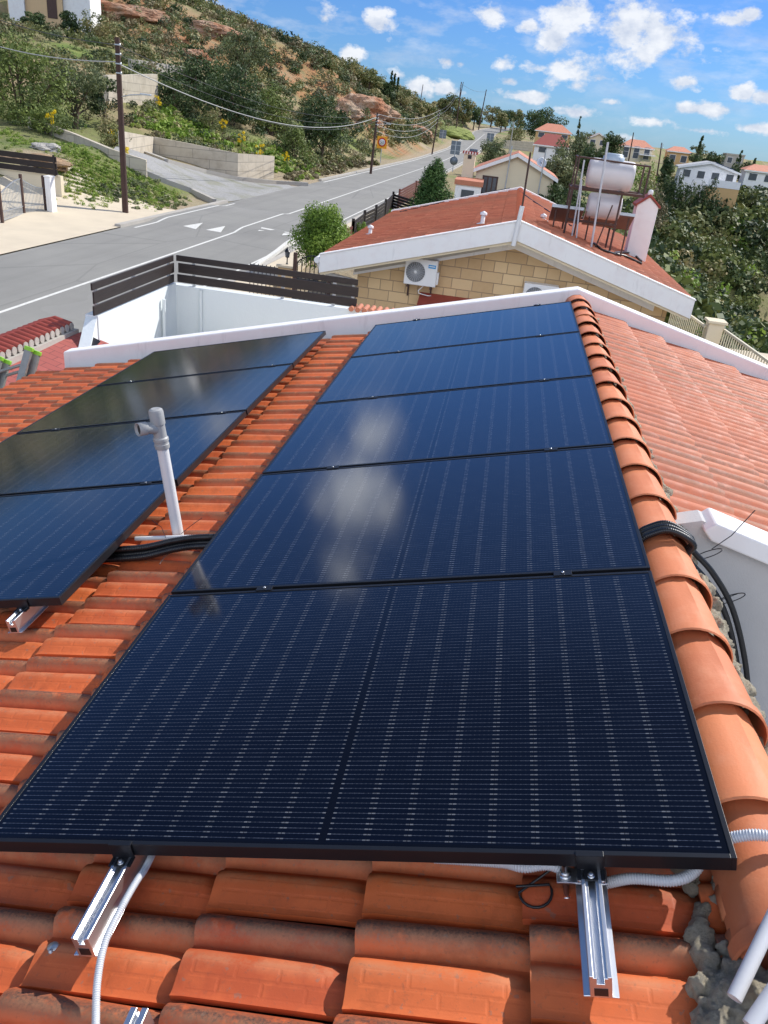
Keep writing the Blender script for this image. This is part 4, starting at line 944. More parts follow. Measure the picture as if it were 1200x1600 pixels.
# ------------------------------------------------------------------ walled yard between the houses
yard = thing('yard_wall', 'pale rendered yard wall with an inner corner, under the dark slat screens', 'wall', (-6.25, 12.2, -4.2))
def W(mb, name, mat, root, bevel=0):
    o = mb.build(name, mat, None, bevel); o.parent = root; o.matrix_parent_inverse = Matrix.Translation(root.location).inverted(); return o
m = MB(); m.bb(-6.45, -6.25, 9.35, 12.2, -4.2, -1.74); W(m, 'side_wall', 'court_white', yard)
m = MB(); m.bb(-6.45, -2.25, 12.2, 12.4, -4.2, -1.78); W(m, 'rear_wall', 'court_white', yard)
m = MB(); m.prism([(-6.44, 9.35, -4.2), (-6.44, 9.35, -1.76), (-6.25, 8.6, -2.25), (-6.25, 8.2, -4.2)], (.17, 0, 0)); W(m, 'sloping_end', 'court_white', yard)
m = MB(); m.tube([(-5.78, 12.17, -1.8), (-5.78, 12.17, -4.1)], .03, 10); W(m, 'downpipe', 'court_white', yard)
m = MB(); m.tube([(-6.20, 11.55, -1.9), (-6.20, 11.5, -3.5)], .03, 10); m.tube([(-6.20, 11.5, -3.5), (-6.1, 11.5, -3.6)], .03, 10); W(m, 'downpipe', 'court_white', yard)
m = MB(); x = -3.05
while x < -2.2:
    m.tube([(x, 12.12, -1.755), (x, 12.48, -1.755)], .045, 10); x += .115
W(m, 'tile_coping', 'terracotta_far', yard)
m = MB(); m.bb(-6.24, 0, 6.5, 12.19, -4.26, -4.10); o = m.build('yard_floor', 'pale_concrete'); prop(o, kind='structure')
m = MB(); m.bb(-5.9, -5.35, 11.2, 11.9, -4.1, -2.75); prop(m.build('garden_planter', 'concrete', bevel=.03), 'weathered concrete block in the corner of the white yard', 'concrete block')
# dark slat screens
def screen(p0, p1, z0, lab, posts, front=1, group='dark slat screens on the yard wall'):
    p0, p1 = Vector(p0), Vector(p1); d = (p1-p0); L = d.length; d.normalize(); nrm = Vector((d.y, -d.x, 0))*front
    t = thing('slat_screen', lab, 'slat screen', p0, math.atan2(d.y, d.x), group); 
    sgn = 1 if (Matrix.Rotation(t.rotation_euler.z, 3, 'Z') @ Vector((0, 1, 0))).dot(nrm) > 0 else -1
    for k, (a, b) in enumerate([(0, .135), (.165, .33), (.36, .46)]):
        m = MB(); e = [0, .02, -.015][k]; m.bb(-.02+e, L+e*.5, sgn*.02, sgn*.045, z0+a, z0+b); m.build('board', 'dark_wood', t, bevel=.004)
    for s in posts:
        m = MB(); m.bb(s-.028, s+.028, -.0195, .0195, z0-.25, z0+.44); m.build('post', 'galvanised', t)
    return t
screen((-6.30, 9.28, 0), (-6.30, 12.14, 0), -1.72, 'dark brown slat screen running toward the road corner, the shorter of the pair', [.12, 1.35, 2.72], 1)
screen((-6.22, 12.28, 0), (-2.98, 12.28, 0), -1.73, 'longer dark brown slat screen facing the camera in front of the stone house', [.28, 1.9, 2.82], 1)
# tiled coping wall and shingle lean-to roof at the left
t = thing('lean_to_roof', 'small dark red shingle roof beside the left end of the white parapet', 'roof', (-5.9, 8, -2.2))
a, b, c, d = (-6.72, 5.0, -2.06), (-6.55, 9.38, -2.02), (-4.9, 9.38, -2.45), (-4.9, 5.0, -2.45)
m = MB(); m.quad(a, d, c, b, [(0, 0), (1.9, 0), (1.9, 4.4), (0, 4.4)]); m.quad(*[(p[0], p[1], p[2]-.05) for p in (a, b, c, d)], [(0, 0)]*4)
W(m, 'shingles', 'shingle_red', t)
m = MB(); m.bb(-6.95, -6.73, 2.0, 9.34, -4.2, -1.93); w_ = thing('boundary_wall', 'low wall topped with dark red curved tiles running beside the road at the left edge', 'wall', (-6.85, 6, -4.2)); W(m, 'wall', 'white_paint', w_)
m = MB(); y = 2.6
while y < 9.35:
    z = -1.88
    m.tube([(-7.10, y, z-.05), (-6.85, y, z+.035), (-6.62, y, z-.02)], [.05, .052, .055], 10); y += .13
W(m, 'coping_tiles', 'red_paint', w_)
m = MB(); y = 2.6; vs = []
while y < 9.35:
    vs.append(y); y += .13
for y in vs: m.tube([(-6.61, y, -1.915), (-6.60, y, -1.915)], .056, 10); m.tube([(-6.599, y, -1.925), (-6.598, y, -1.925)], .046, 10)
W(m, 'tile_ends', 'concrete', w_)
m = MB(); m.bb(-6.72, -6.56, 5.0, 9.34, -2.08, -1.97); W(m, 'soffit_board', 'concrete', w_)
t = thing('solar_lamp', 'small solar panel lamp fixed to the white wall end beside the red tiles', 'lamp', (-6.22, 9.0, -2.05))
m = MB(); m.box((0, 0, 0), (.22, .02, .22), Matrix.Rotation(R_(-55), 3, 'X') @ Matrix.Rotation(R_(20), 3, 'Y')); m.build('cell', 'ink', t, bevel=.004); m = MB(); m.bb(-.02, .02, -.02, .1, -.12, -.02); m.build('bracket', 'white_metal', t)
# ladder against the eave
def ladder(px0, px1, lab, dy=0):
    a0 = Vector(aty(px0[0], px0[1], 6.05+dy)); b0 = Vector(aty(px1[0], px1[1], 6.05+dy)); mid = (a0+b0)/2; t = thing('aluminium_ladder', lab, 'ladder', mid, 0, 'ladder sections leaning on the eave')
    w = (b0-a0)/2; dn = Vector((-.50, -.9, -2.55)).normalized(); w = w.normalized()*.19
    for s in (-1, 1):
        m = MB(); m.bar(w*s, w*s+dn*2.6, .03, .085, up=w); m.build('rail', 'dull_alu', t, bevel=.003)
        m = MB(); m.bar(w*s-dn*.022, w*s+dn*.02, .036, .10, up=w); m.build('end_cap', 'lime_plastic', t, bevel=.006)
    for k in range(9):
        m = MB(); q = dn*(.16+.28*k); m.tube([-w+q, w+q], .016, 10); m.build('rung', 'dull_alu', t)
    return t
simple('dull_alu', (.33, .34, .31), .5, .35, var=.2, scale=15, bump=.2, bscale=30)
ladder((-2, 560), (46, 545), 'aluminium ladder with lime green end caps leaning against the left eave')
ladder((12, 565), (56, 552), 'second aluminium ladder section with lime green caps lying against the first', .05)

# ------------------------------------------------------------------ the stone gabled neighbour house
NY = 18.0; ax0, az0 = -.35, -.58; el_, er_ = -4.99, 3.95; ez = -1.905; slope = (az0-ez)/(ax0-el_)
nb = thing('stone_house', 'neighbouring house with orange tiled gable roof, wide white fascia and honey stone wall', 'house', (0, 0, 0))
YB = 29.6
def zroof(x): return az0-(abs(x-ax0))*slope
# stone gable wall set back below the fascia, side walls
m = MB(); xl, xr = -4.15, 3.55; yw = NY+.75
m.prism([(xl, yw, -4.2), (xr, yw, -4.2), (xr, yw, zroof(xr)-.34), (ax0, yw, az0-.34), (xl, yw, zroof(xl)-.34)], (0, .3, 0)); m.build('wall', 'stone_blocks', nb)
m = MB(); m.bb(xl, xr, yw+.3, YB-.6, -4.2, -2.0); m.build('wall', 'white_paint', nb)
# white band under the gable
def band(x0, x1, dz0, dz1, y0, y1, name, mat, bev=.01):
    m = MB(); m.prism([(el_+x0, y0, zroof(el_+x0)-dz0), (ax0, y0, az0-dz0), (er_-x0, y0, zroof(er_-x0)-dz0), (er_-x0, y0, zroof(er_-x0)-dz1), (ax0, y0, az0-dz1), (el_+x0, y0, zroof(el_+x0)-dz1)], (0, y1-y0, 0)); return m.build(name, mat, nb, bevel=bev)
band(0, 0, -.03, .40, NY, NY+.14, 'fascia', 'white_paint')
band(0.02, 0, .40, .46, NY+.05, NY+.74, 'soffit', 'cream_paint', 0)
band(.75, 0, .50, .66, NY+.60, NY+.745, 'gable_band', 'white_paint')
band(-.02, 0, -.055, -.03, NY-.02, NY+.18, 'fascia_capping', 'white_paint', .004)
m = MB(); m.prism([(ax0-.6, NY+.46, zroof(ax0-.6)-.50), (el_+.8, NY+.46, zroof(el_+.8)-.52)]+[(el_+.8, NY+.46, zroof(el_+.8)-.58), (ax0-.6, NY+.46, zroof(ax0-.6)-.56)], (0, .06, 0)); m.build('gutter_pipe', 'concrete', nb)
# eave boards and rear verge
for s, xe in ((-1, el_), (1, er_)):
    m = MB(); m.bb(xe, xe+.12*(-s), NY+.14, YB, ez-.36, ez+.02); m.build('eave_board', 'white_paint', nb)
m = MB(); m.prism([(el_, YB, ez-.3), (el_, YB, ez+.10), (ax0, YB, az0+.12), (er_, YB, ez+.10), (er_, YB, ez-.3), (ax0, YB, az0-.3)], (0, .22, 0)); m.build('rear_parapet', 'white_paint', nb)
m = MB(); m.tube([(el_-.09, NY+.1, ez-.12), (el_-.09, YB, ez-.12)], .075, 12); m.build('gutter', 'white_metal', nb)
m = MB(); m.tube([(el_-.09, NY+.15, ez-.12), (el_-.02, NY+.3, ez-.42), (xl-.1, NY+.9, ez-.62), (xl-.1, NY+.9, -4.2)], .05, 10); m.build('downpipe', 'white_metal', nb)
th2 = math.atan(slope); C2, S2 = math.cos(th2), math.sin(th2)
tile_field('roof_slope', nb, Vector((ax0-.04, NY+.16, az0-.02)), Vector((-C2, 0, -S2)), Vector((0, 1, 0)), Vector((-S2, 0, C2)), 13, 57, 'terracotta_red', pv=.2, coarse=True, amp=1.35, lift=.04, pu=.36)
tile_field('roof_slope', nb, Vector((ax0+.04, NY+.16, az0-.02)), Vector((C2, 0, -S2)), Vector((0, 1, 0)), Vector((S2, 0, C2)), 12, 57, 'terracotta_red', pv=.2, coarse=True, amp=1.35, lift=.04, pu=.36)
m = MB(); m.prism([(el_+.1, NY+.15, ez-.08), (ax0, NY+.15, az0-.06), (er_-.1, NY+.15, ez-.08), (er_-.1, NY+.15, ez-.2), (ax0, NY+.15, az0-.2), (el_+.1, NY+.15, ez-.2)], (0, YB-NY-.2, 0)); m.build('roof_deck', 'rust_metal', nb)
y = NY+.2; k = 0
m = MB()
while y < YB:
    m.tube([(ax0, y, az0-.03), (ax0, y+.34, az0-.045)], [.125, .10], 14); y += .335
m.build('ridge_cap', 'terracotta_red', nb)
# aerial mast on the gable apex
t = thing('aerial_mast', 'dark aerial rod rising from a white tube at the gable apex of the stone house', 'aerial', (-.36, NY-.06, -1.0))
mb_ = Vector((-.36, NY-.06, -1.0)); p1 = Vector(aty(816, 322, NY-.06)); p0 = Vector(aty(802, 384, NY-.06)); p2 = Vector(aty(829, 238, NY-.06))
m = MB(); m.tube([p0-mb_, p1-mb_], .055, 12); m.build('tube', 'white_metal', t); m = MB(); m.tube([p1-mb_, p2-mb_], .022, 8); m.build('rod', 'rust_metal', t)
# air conditioning outdoor units with the whole face built
def ac(x, z, lab, w=.80, hgt=.58):
    t = thing('air_conditioner', lab, 'air conditioner', (x, yw-.36, z), 0, 'air conditioner outdoor units on the stone gable')
    m = MB(); m.bb(0, w, 0, .32, 0, hgt); m.build('case', 'white_metal', t, bevel=.018)
    m = MB(); cx, cz = w*.34, hgt*.50; r = .235; R0 = Matrix.Rotation(math.pi/2, 3, 'X')
    m.lathe([(0, .006), (r, .006), (r, -.0), (0, -.0)], 36, (cx, -.001, cz), R0); m.build('fan_opening', 'ink', t)
    m = MB()
    for k in range(1, 12): m.lathe([(r*k/11-.003, .0), (r*k/11-.003, .008), (r*k/11+.003, .008), (r*k/11+.003, 0)], 32, (cx, -.008, cz), R0)
    for k in range(24):
        a = 2*math.pi*k/24; m.bar((cx, -.018, cz), (cx+math.cos(a)*r, -.018, cz+math.sin(a)*r), .005, .005, up=(0, 1, 0))
    m.build('grille', 'grey_plastic', t)
    m = MB(); m.lathe([(0, .012), (.03, .012), (.036, 0), (0, 0)], 16, (cx, -.018, cz), R0); m.build('hub', 'white_metal', t)
    m = MB(); m.bb(w*.72, w*.95, -.004, -.0005, hgt*.70, hgt*.83); m.build('label', 'blue_label', t)
    m = MB(); m.bb(w*.745, w*.925, -.0065, -.0042, hgt*.755, hgt*.785); m.build('lettering_strip', 'white_metal', t)
    m = MB()
    for k in range(2): m.bb(.08+k*(w-.22), .12+k*(w-.22), -.02, .36, -.06, -.02); m.bb(.08+k*(w-.22), .12+k*(w-.22), .32, .355, -.34, -.02)
    m.build('bracket', 'rust_metal', t)
    m = MB(); m.bb(w-.001, w+.05, .06, .22, .06, hgt*.55); m.build('valve_cover', 'white_metal', t, bevel=.01)
    m = MB(); m.tube([(w*.62, .12, -.02), (w*.48, .1, -.14), (w*.5, .1, -.2), (w*.8, .12, -.24), (w*.9, .3, -.26)], .013, 8); m.build('pipe', 'pvc_white', t)
    return t
q = aty(630, 443, yw-.36); q2 = aty(680, 447, yw-.36); print('AC', q, q2, aty(634, 403, yw-.36))
ac(q[0], q[2], 'air conditioner with a blue label on the stone gable, fully visible above the brown awning', w=float(q2[0]-q[0]), hgt=float(aty(634, 403, yw-.36)[2]-q[2])+.02)
q = aty(820, 442, yw-.36); ac(q[0], q[2]-.60, 'air conditioner half hidden behind the white parapet near the ridge', w=.84, hgt=.60)
q = aty(655, 458, yw-.3); q2 = aty(742, 464, yw-.3)
t = thing('awning', 'brown metal awning over an opening below the air conditioner', 'awning', (q[0], yw-.01, q[2]-.05)); wA = float(q2[0]-q[0])
m = MB(); m.prism([(0, -.0, .0), (wA, 0, 0), (wA, -.62, -.24), (0, -.62, -.24)], (0, 0, .03)); m.build('sheet', 'red_paint', t)
m = MB()
for x in (.03, wA/2, wA-.03): m.bar((x, -.60, -.25), (x, 0, -.45), .03, .03)
m.build('brace', 'rust_metal', t)
# vent cowls on the roof
def cowl(px, py, lab, tall=.28):
    x = 0
    # intersect with the left or right slope plane
    Nn = (-S2, 0, C2) if px < 805 else (S2, 0, C2); q = on(px, py, (ax0, NY, az0), Nn)
    t = thing('vent_cowl', lab, 'vent cowl', q, 0, 'small white vents on the red roof'); m = MB(); m.lathe([(.05, -.1), (.05, tall), (.0, tall)], 12); m.build('pipe', 'white_metal', t)
    m = MB(); m.lathe([(.085, tall-.02), (.085, tall+.03), (0, tall+.07)], 12); m.build('cap', 'white_metal', t); m = MB(); m.lathe([(.16, -.02), (.13, .03), (.05, .06)], 12); m.build('flashing', 'white_metal', t)
cowl(578, 368, 'small white vent near the left eave of the red roof', .22); cowl(753, 352, 'thin white vent pipe near the gable of the red roof, left of the ridge', .26); cowl(848, 345, 'low pale vent on the right slope of the red roof', .12)
# black cables lying on the roof
def cable(pts, lab, r=.018, name='roof_cable', mat='black_plastic'):
    m = MB(); m.tube(pts, r, 6); prop(m.build(name, mat), lab, 'cable')
def slp(px, py, off=.05):
    Nn = (-S2, 0, C2) if px < 803 else (S2, 0, C2); return Vector(on(px, py, (ax0, NY, az0+off), Nn))
cable([slp(*p, .07) for p in [(625, 331), (660, 323), (700, 314), (740, 307), (775, 298), (797, 294)]], 'black cable running along the far edge of the red roof')
cable([slp(*p, .07) for p in [(812, 298), (830, 312), (850, 325), (872, 340), (893, 353)]], 'black cable crossing the right slope of the red roof to the water tanks')
cable([slp(*p, .09) for p in [(928, 380), (940, 390), (958, 396), (975, 399), (990, 406), (1003, 412)]], 'black hose from the water tanks to the foot of the chimney', .03)
cable([slp(*p, .09) for p in [(960, 395), (975, 394), (990, 397), (1002, 408)]], 'second black hose arching to the foot of the chimney', .03)

# ------------------------------------------------------------------ chimney
q = on(993, 406, (ax0, NY, az0), (S2, 0, C2)); cb = Vector((q[0]+.05, q[1], q[2]-.25)); print('chim', cb)
t = thing('chimney', 'tall white plastered chimney with a red gabled cap on the right roof slope', 'chimney', cb)
topz = aty(1010, 322, cb.y)[2]-cb.z; apz = aty(1014, 303, cb.y)[2]-cb.z; wl = aty(996, 320, cb.y)[0]; wr = aty(1029, 325, cb.y)[0]; cw_ = (wr-wl)/2; cx_ = (wl+wr)/2-cb.x; print('chimney w', cw_*2, 'h', topz)
m = MB(); m.prism([(-cw_+cx_, 0, -.2), (cw_+cx_, 0, -.2), (cw_+cx_, 0, topz), (cx_, 0, apz-.08), (-cw_+cx_, 0, topz)], (0, .55, 0)); m.build('stack', 'white_paint', t, bevel=.012)
m = MB()
for s in (-1, 1): m.prism([(cx_, -.04, apz-.07), (cx_+s*(cw_+.05), -.04, topz-.03), (cx_+s*(cw_+.05), -.04, topz+.03), (cx_, -.04, apz)], (0, .63, 0))
m.build('cap_tiles', 'red_paint', t)
m = MB(); m.lathe([(0, .09), (.06, .07), (.075, 0), (.06, -.05)], 12, (cx_, .1, apz+.02)); m.build('finial', 'white_paint', t)
m = MB(); m.bb(cx_-.17, cx_+.17, -.006, .0, topz-.62, topz-.12); m.bb(cx_-.14, cx_+.14, -.012, -.006, topz-.59, topz-.15); m.build('panel', 'white_paint', t)

# ------------------------------------------------------------------ water tanks on their frame
TY = float(on(935, 392, (ax0, NY, az0), (S2, 0, C2))[1]); print('tank y', TY)
def tp(px, py, y=None): return Vector(aty(px, py, TY if y is None else y))
base = tp(905, 390); tk = thing('tank_frame', 'rusty angle iron frame carrying the two water tanks on the red roof', 'frame', base)
def fb(a, b, w=.045): m = MB(); m.bar(Vector(a)-base, Vector(b)-base, w, w, up=(.3, 1, .2)); m.build('angle_bar', 'rust_metal', tk)
yb = TY+.95
def zr(x): return az0-abs(x-ax0)*slope
xs0, xs1 = tp(918, 292).x, tp(981, 300).x; zt = tp(950, 300).z; zm = tp(960, 352).z
X0, X1 = tp(905, 250).x-.02, tp(985, 300).x
for y in (TY, yb):
    fb((X0, y, zr(X0)-.05), (X0, y, zt+.05)); fb((X1-.18, y, zr(X1)-.05), (X1-.18, y, zt)); 
    fb((X0-.05, y, zt), (X1+.35, y, zt), .06); fb((X0, y, zm), (X1-.15, y, zm), .05)
    fb((X0+.02, y, zt+.02), (X0+.02, y, zt+.72), .035)
    fb((X1+.33, y, zt), (X1+.33, y, zt+.68), .04)
for x in (X0, X1-.18, X1+.33): fb((x, TY, zt), (x, yb, zt))
fb((X0, TY, zt+.70), (X1+.33, TY, zt+.66), .035); fb((X1+.33, TY, zt+.66), (X1+.33, yb, zt+.66), .035); fb((X0, TY, zt+.7), (X0, yb, zt+.7), .035)
fb((X1-.55, TY, zr(X1-.5)), (X1-.35, TY, zm+.45), .03)
def tank(cx, cz, L, r, lab, hatch=True, y=None):
    c = Vector((cx, (TY+yb)/2 if y is None else y, cz)); t = thing('water_tank', lab, 'water tank', c); R0 = Matrix.Rotation(math.pi/2, 3, 'Y'); m = MB()
    prof = [(0, -L/2), (r*.80, -L/2+.004), (r*.96, -L/2+.03), (r, -L/2+.10)]+[(r*(1+(.012 if k % 2 else 0)), -L/2+.15+(L-.3)*k/8) for k in range(1, 8)]+[(r, L/2-.10), (r*.96, L/2-.03), (r*.80, L/2-.004), (0, L/2)]
    m.lathe(prof, 32, (0, 0, 0), R0); m.build('vessel', 'tank_white', t)
    if hatch: m = MB(); m.lathe([(.26, r*.9), (.26, r+.07), (.22, r+.08), (.22, r+.12), (.17, r+.14), (0, r+.14)], 24); m.build('lid', 'tank_lid', t)
    return t
simple('tank_white', (.70, .66, .65), .45, var=.05, scale=4); simple('tank_lid', (.45, .52, .58), .4, var=.05)
c1 = tp(957, 274); rr = (tp(957, 250).z-tp(950, 298).z)/2; L1 = tp(995, 277).x-tp(922, 268).x; print('tank L,r', L1, rr)
tank(c1.x, zt+rr+.03, float(L1), float(rr), 'large white water tank with a blue grey lid, the upper of the two')
tank(tp(948, 318).x, zt-.06-.31, float(L1)*.74, .30, 'smaller white hot water tank under the upper tank, partly in shade', False)
# solar collectors leaning in front of the lower tank
for k, (xa, xb, lab) in enumerate([(X0-.40, X0+.40, 'brown solar water collector left of the tank frame leg'), (X0+.46, X1+.28, 'long brown solar water collector behind the tank frame')]):
    yn = TY+.30; w = xb-xa; zn = tp(900, 322, yn).z; t = thing('solar_collector', lab, 'solar collector', (xa, yn, zn)); sl = R_(-30)
    Rr = Matrix.Rotation(sl, 3, 'X'); c_ = Rr @ Vector((w/2, .38, -.05)); m = MB(); m.box(c_, (w, .76, .08), Rr); m.build('casing', 'galvanised', t, bevel=.006); m = MB(); m.box(c_+Rr @ Vector((0, 0, .048)), (w-.08, .68, .004), Rr); m.build('glazing', 'collector_brown', t)
    m = MB(); m.box(c_-Rr @ Vector((0, 0, .048)), (w-.02, .74, .004), Rr); m.build('back', 'collector_brown', t)
    for x in (.12, w-.12): m = MB(); m.bar((x, .04, -.08), (x, .04, zr(xa+x)-zn-.05), .035, .035, up=(0, 1, 0)); m.build('leg', 'rust_metal', t)
def mast(px0, px1, lab, r=.022, mat='grey_plastic', dy=0, name='standpipe', cat='pipe', group='grey standpipes beside the tank frame'):
    m = MB(); b_ = tp(*px0, TY+dy); m.tube([b_-Vector((0, 0, .1)), tp(*px1, TY+dy)], r, 8); prop(m.build(name, mat), lab, cat, group)
mast((925, 380), (950, 222), 'tall pale pipe standing in front of the water tanks, the tallest one', .026, dy=-.35)
mast((895, 362), (913, 250), 'grey standpipe at the left leg of the tank frame', .02, dy=-.1); mast((902, 365), (909, 282), 'short grey standpipe left of the tank frame', .018, dy=-.25)
cable([tp(925, 377, TY-.2), tp(930, 350, TY-.15), tp(936, 320, TY-.1), tp(938, 300, TY-.05)], 'black hose climbing the tank frame', .02)

# ------------------------------------------------------------------ terrace railing beyond the right eave
def rail_fence(a, b, lab, hgt=1.0):
    a, b = Vector(a), Vector(b); d = b-a; L = d.length; t = thing('terrace_railing', lab, 'railing', a, math.atan2(d.y, d.x)); dz = d.z; Lh = math.hypot(d.x, d.y)
    m = MB(); m.bar((0, 0, hgt), (Lh, 0, hgt+dz), .05, .05); m.bar((0, 0, .12), (Lh, 0, .12+dz), .04, .04); m.build('rail', 'cream_metal', t)
    m = MB(); n = int(Lh/.13)
    for k in range(n): x = (k+.5)*Lh/n; z = dz*x/Lh; m.bb(x-.011, x+.011, -.011, .011, z+.14, z+hgt-.02)
    m.build('baluster', 'cream_metal', t)
simple('cream_metal', (.66, .60, .44), .6, var=.1)
ra, rb, rc = [Vector(atd(x, y, D)) for (x, y, D) in [(1062, 500, 21), (1122, 510, 19.6), (1215, 573, 16.5)]]
zf = ra.z-1.0
q1, q2 = Vector(atd(1116, 512, 19.6)), Vector(atd(1220, 572, 16.6)); q0 = Vector(atd(1050, 480, 22))
q1.z = q2.z = q0.z = q1.z
rail_fence(q0-Vector((0, 0, 1.0)), q1-Vector((.2, 0, 1.0)), 'cream terrace railing between the white fascia and the stone pillar')
rail_fence(q1+Vector((.2, -.1, -1.0)), q2+Vector((0, 0, -1.0)), 'cream terrace railing running right from the stone pillar')
m = MB(); m.bb(-.17, .17, -.17, .17, -1.8, .12); t = thing('railing_pillar', 'small sandy pillar with a flat cap between the two terrace railings', 'pillar', q1); m.build('shaft', 'cream_paint', t, bevel=.01); m = MB(); m.bb(-.22, .22, -.22, .22, .12, .18); m.build('cap', 'cream_paint', t, bevel=.01)
m = MB(); zt_ = q1.z-1.02; m.bb(4.2, 13, q2.y-4, q0.y+.3, zt_-.14, zt_); prop(m.build('terrace', 'pale_concrete'), kind='structure')
m = MB(); 
tw = thing('terrace_wall', 'cream retaining wall holding up the railed terrace', 'wall', (8, 12, -5)); m.bb(4.3-8, 13-8, q2.y-3.9-12, q0.y+.2-12, -8+5, zt_-.15+5); m.build('wall', 'cream_paint', tw)

# ------------------------------------------------------------------ foliage
def leaves(cs, rs, n_each, size, tints, flat=0.0, rg=rng, elong=1.0):
    """leaf quads on and in clumps: cs (k,3) centres, rs (k,3) radii, n_each leaves, size (k,)"""
    k = len(cs); n = k*n_each; C = np.repeat(cs, n_each, 0); R = np.repeat(rs, n_each, 0); S = np.repeat(size, n_each)*rg.uniform(.6, 1.3, n); T = np.repeat(tints, n_each)+rg.normal(0, .16, n)
    d = rg.normal(0, 1, (n, 3)); d /= np.linalg.norm(d, axis=1, keepdims=True); rad = rg.uniform(.62, 1.05, n)[:, None]; p = C+d*R*rad
    nrm = d*.9+rg.normal(0, .55, (n, 3)); nrm[:, 2] += .25; nrm /= np.linalg.norm(nrm, axis=1, keepdims=True)
    a = np.cross(nrm, rg.normal(0, 1, (n, 3))); a /= np.linalg.norm(a, axis=1, keepdims=True)+1e-9; b = np.cross(nrm, a)
    a = a*S[:, None]*elong; b = b*S[:, None]/elong*.8
    V = np.stack([p-a, p-b*.8, p+a, p+b*.8], 1).reshape(-1, 3); F_ = np.arange(n*4).reshape(-1, 4); return V, F_, np.clip(T, 0, 1)
ICO_V = None
def crown_clumps(shape, w, h, k, rg):
    """clump centres for a crown w wide, h high, bottom at 0"""
    out = []; rr = []
    if shape == 'cone':
        for i in range(k):
            t = rg.uniform(0, 1)**1.15; a = rg.uniform(0, 6.283); r = (1-t*.92)**.8*w/2*.95*rg.uniform(.55, 1.05); out.append((math.cos(a)*r, math.sin(a)*r, h*(.08+t*.86))); s = w*.19*(1-.5*t); rr.append((s, s, s*1.9))
    elif shape == 'column':
        for i in range(k):
            t = rg.uniform(0, 1); a = rg.uniform(0, 6.283); r = w/2*.5*math.sin(math.pi*min(1, .12+t*.88))**.6; out.append((math.cos(a)*r, math.sin(a)*r, h*(.04+t*.92))); s = w*.27*(1-.6*t*t); rr.append((s, s, s*2.2))
    elif shape == 'pine':
        for i in range(k):
            t = rg.uniform(0, 1); a = rg.uniform(0, 6.283); r = w/2*.8*math.sin(math.pi*(.18+.74*t))**.7*rg.uniform(.2, 1.05); out.append((math.cos(a)*r, math.sin(a)*r, h*(.06+t*.86))); s = w*rg.uniform(.10, .17); rr.append((s, s, s*.6))
    else:
        for i in range(k):
            d = rg.normal(0, 1, 3); d /= np.linalg.norm(d); q = rg.uniform(.35, .98); z = d[2]*q; wd = 1-(.18 if shape != 'egg' else .75)*max(z, 0)
            out.append((d[0]*q*w/2*wd, d[1]*q*w/2*wd, h/2+z*h/2)); s = rg.uniform(.13, .23); rr.append((s*w, s*w, s*h*.85))
    return np.array(out), np.array(rr)
def tree(px, pt, wpx, D, lab, shape='round', mat='leaf_dark', pb=None, name='tree', cat='tree', k=26, n=60, leaf=None, group=None, trunk=True, wm=None, hm=None, seed=None):
    """px centre column, pt top pixel, wpx crown width in px, D metres away; pb pixel of the base"""
    rg = np.random.default_rng(int(px*7+pt*13+D) if seed is None else seed)
    top = atd(px, pt, D); x, y = top[0], top[1]; z0 = h1(x, y); ax = (top-CAM) @ AX_F; w = wpx/F_PX*ax if wm is None else wm
    if pb is not None: zb = atd(px+(pb-pt)*-.06, pb, D)[2]; z0 = min(z0, zb)
    H_ = max(top[2]-z0, w*.5) if hm is None else hm
    t = thing(name, lab, cat, (x, y, z0-.05), 0, group)
    tf = {'round': .22, 'egg': .12, 'cone': .04, 'column': .03, 'pine': .16, 'bush': .0, 'tall': .30}[shape]; shp = 'round' if shape in ('bush', 'tall') else shape
    if H_ > 3.2*w and shape == 'round': tf = .5
    c0, r_ = crown_clumps(shp, w, H_*(1-tf), k, rg); c0[:, 2] += H_*tf
    s = (leaf if leaf else max(.05, w*.035))*.8; n = int(n*1.5); tn = rg.uniform(.1, .9, k)
    V, F_, T = leaves(c0, r_, n, np.full(k, s), tn, rg=rg, elong=1.25)
    raw_mesh('crown', V, F_, mat, t, T)
    if trunk:
        m = MB(); r0 = max(.05, w*.035)
        m.tube([(0, 0, -.3), (w*.01, 0, H_*tf*.6+.1), (w*.03, w*.02, H_*max(tf, .1)+.2), (0, 0, H_*.7)], [r0*1.2, r0, r0*.8, r0*.3], 8)
        for q in range(5):
            c = c0[rg.integers(0, k)]; z = H_*max(tf, .12); m.tube([(0, 0, z), tuple(np.array([0, 0, z])*.4+c*.6), tuple(c)], [r0*.5, r0*.3, r0*.12], 5)
        m.build('trunk', 'bark', t)
    return t

# --- trees and shrubs one can tell apart
T_ = tree
# left, near the road pole
T_(20, 50, 185, 62, 'big shaggy olive green pine at the left edge above the gate', 'pine', 'leaf_pine', pb=215, k=70, n=70, leaf=.13)
T_(-60, 40, 150, 66, 'pine just beyond the left edge of the picture', 'pine', 'leaf_pine', pb=215, k=40, n=60, leaf=.14)
T_(110, 84, 118, 66, 'grey green bushy tree left of the leaning road pole', 'round', 'leaf_olive', pb=205, k=46, n=70, leaf=.11)
T_(158, 118, 60, 68, 'dark shrub crown directly behind the leaning road pole', 'round', 'leaf_dark', pb=205, k=26, n=60, leaf=.11)
T_(60, 60, 70, 95, 'dull green tree behind the big shaggy pine', 'round', 'leaf_scrub', pb=140, k=30, n=50, leaf=.16)
T_(75, 165, 90, 58, 'low pine branch mass hanging over the grassy bank at the left', 'bush', 'leaf_pine', pb=215, k=36, n=60, leaf=.10)
T_(170, 180, 60, 58, 'low bright shrub at the foot of the leaning pole behind the low wall', 'bush', 'leaf_scrub', pb=235, k=20, n=50, leaf=.08)
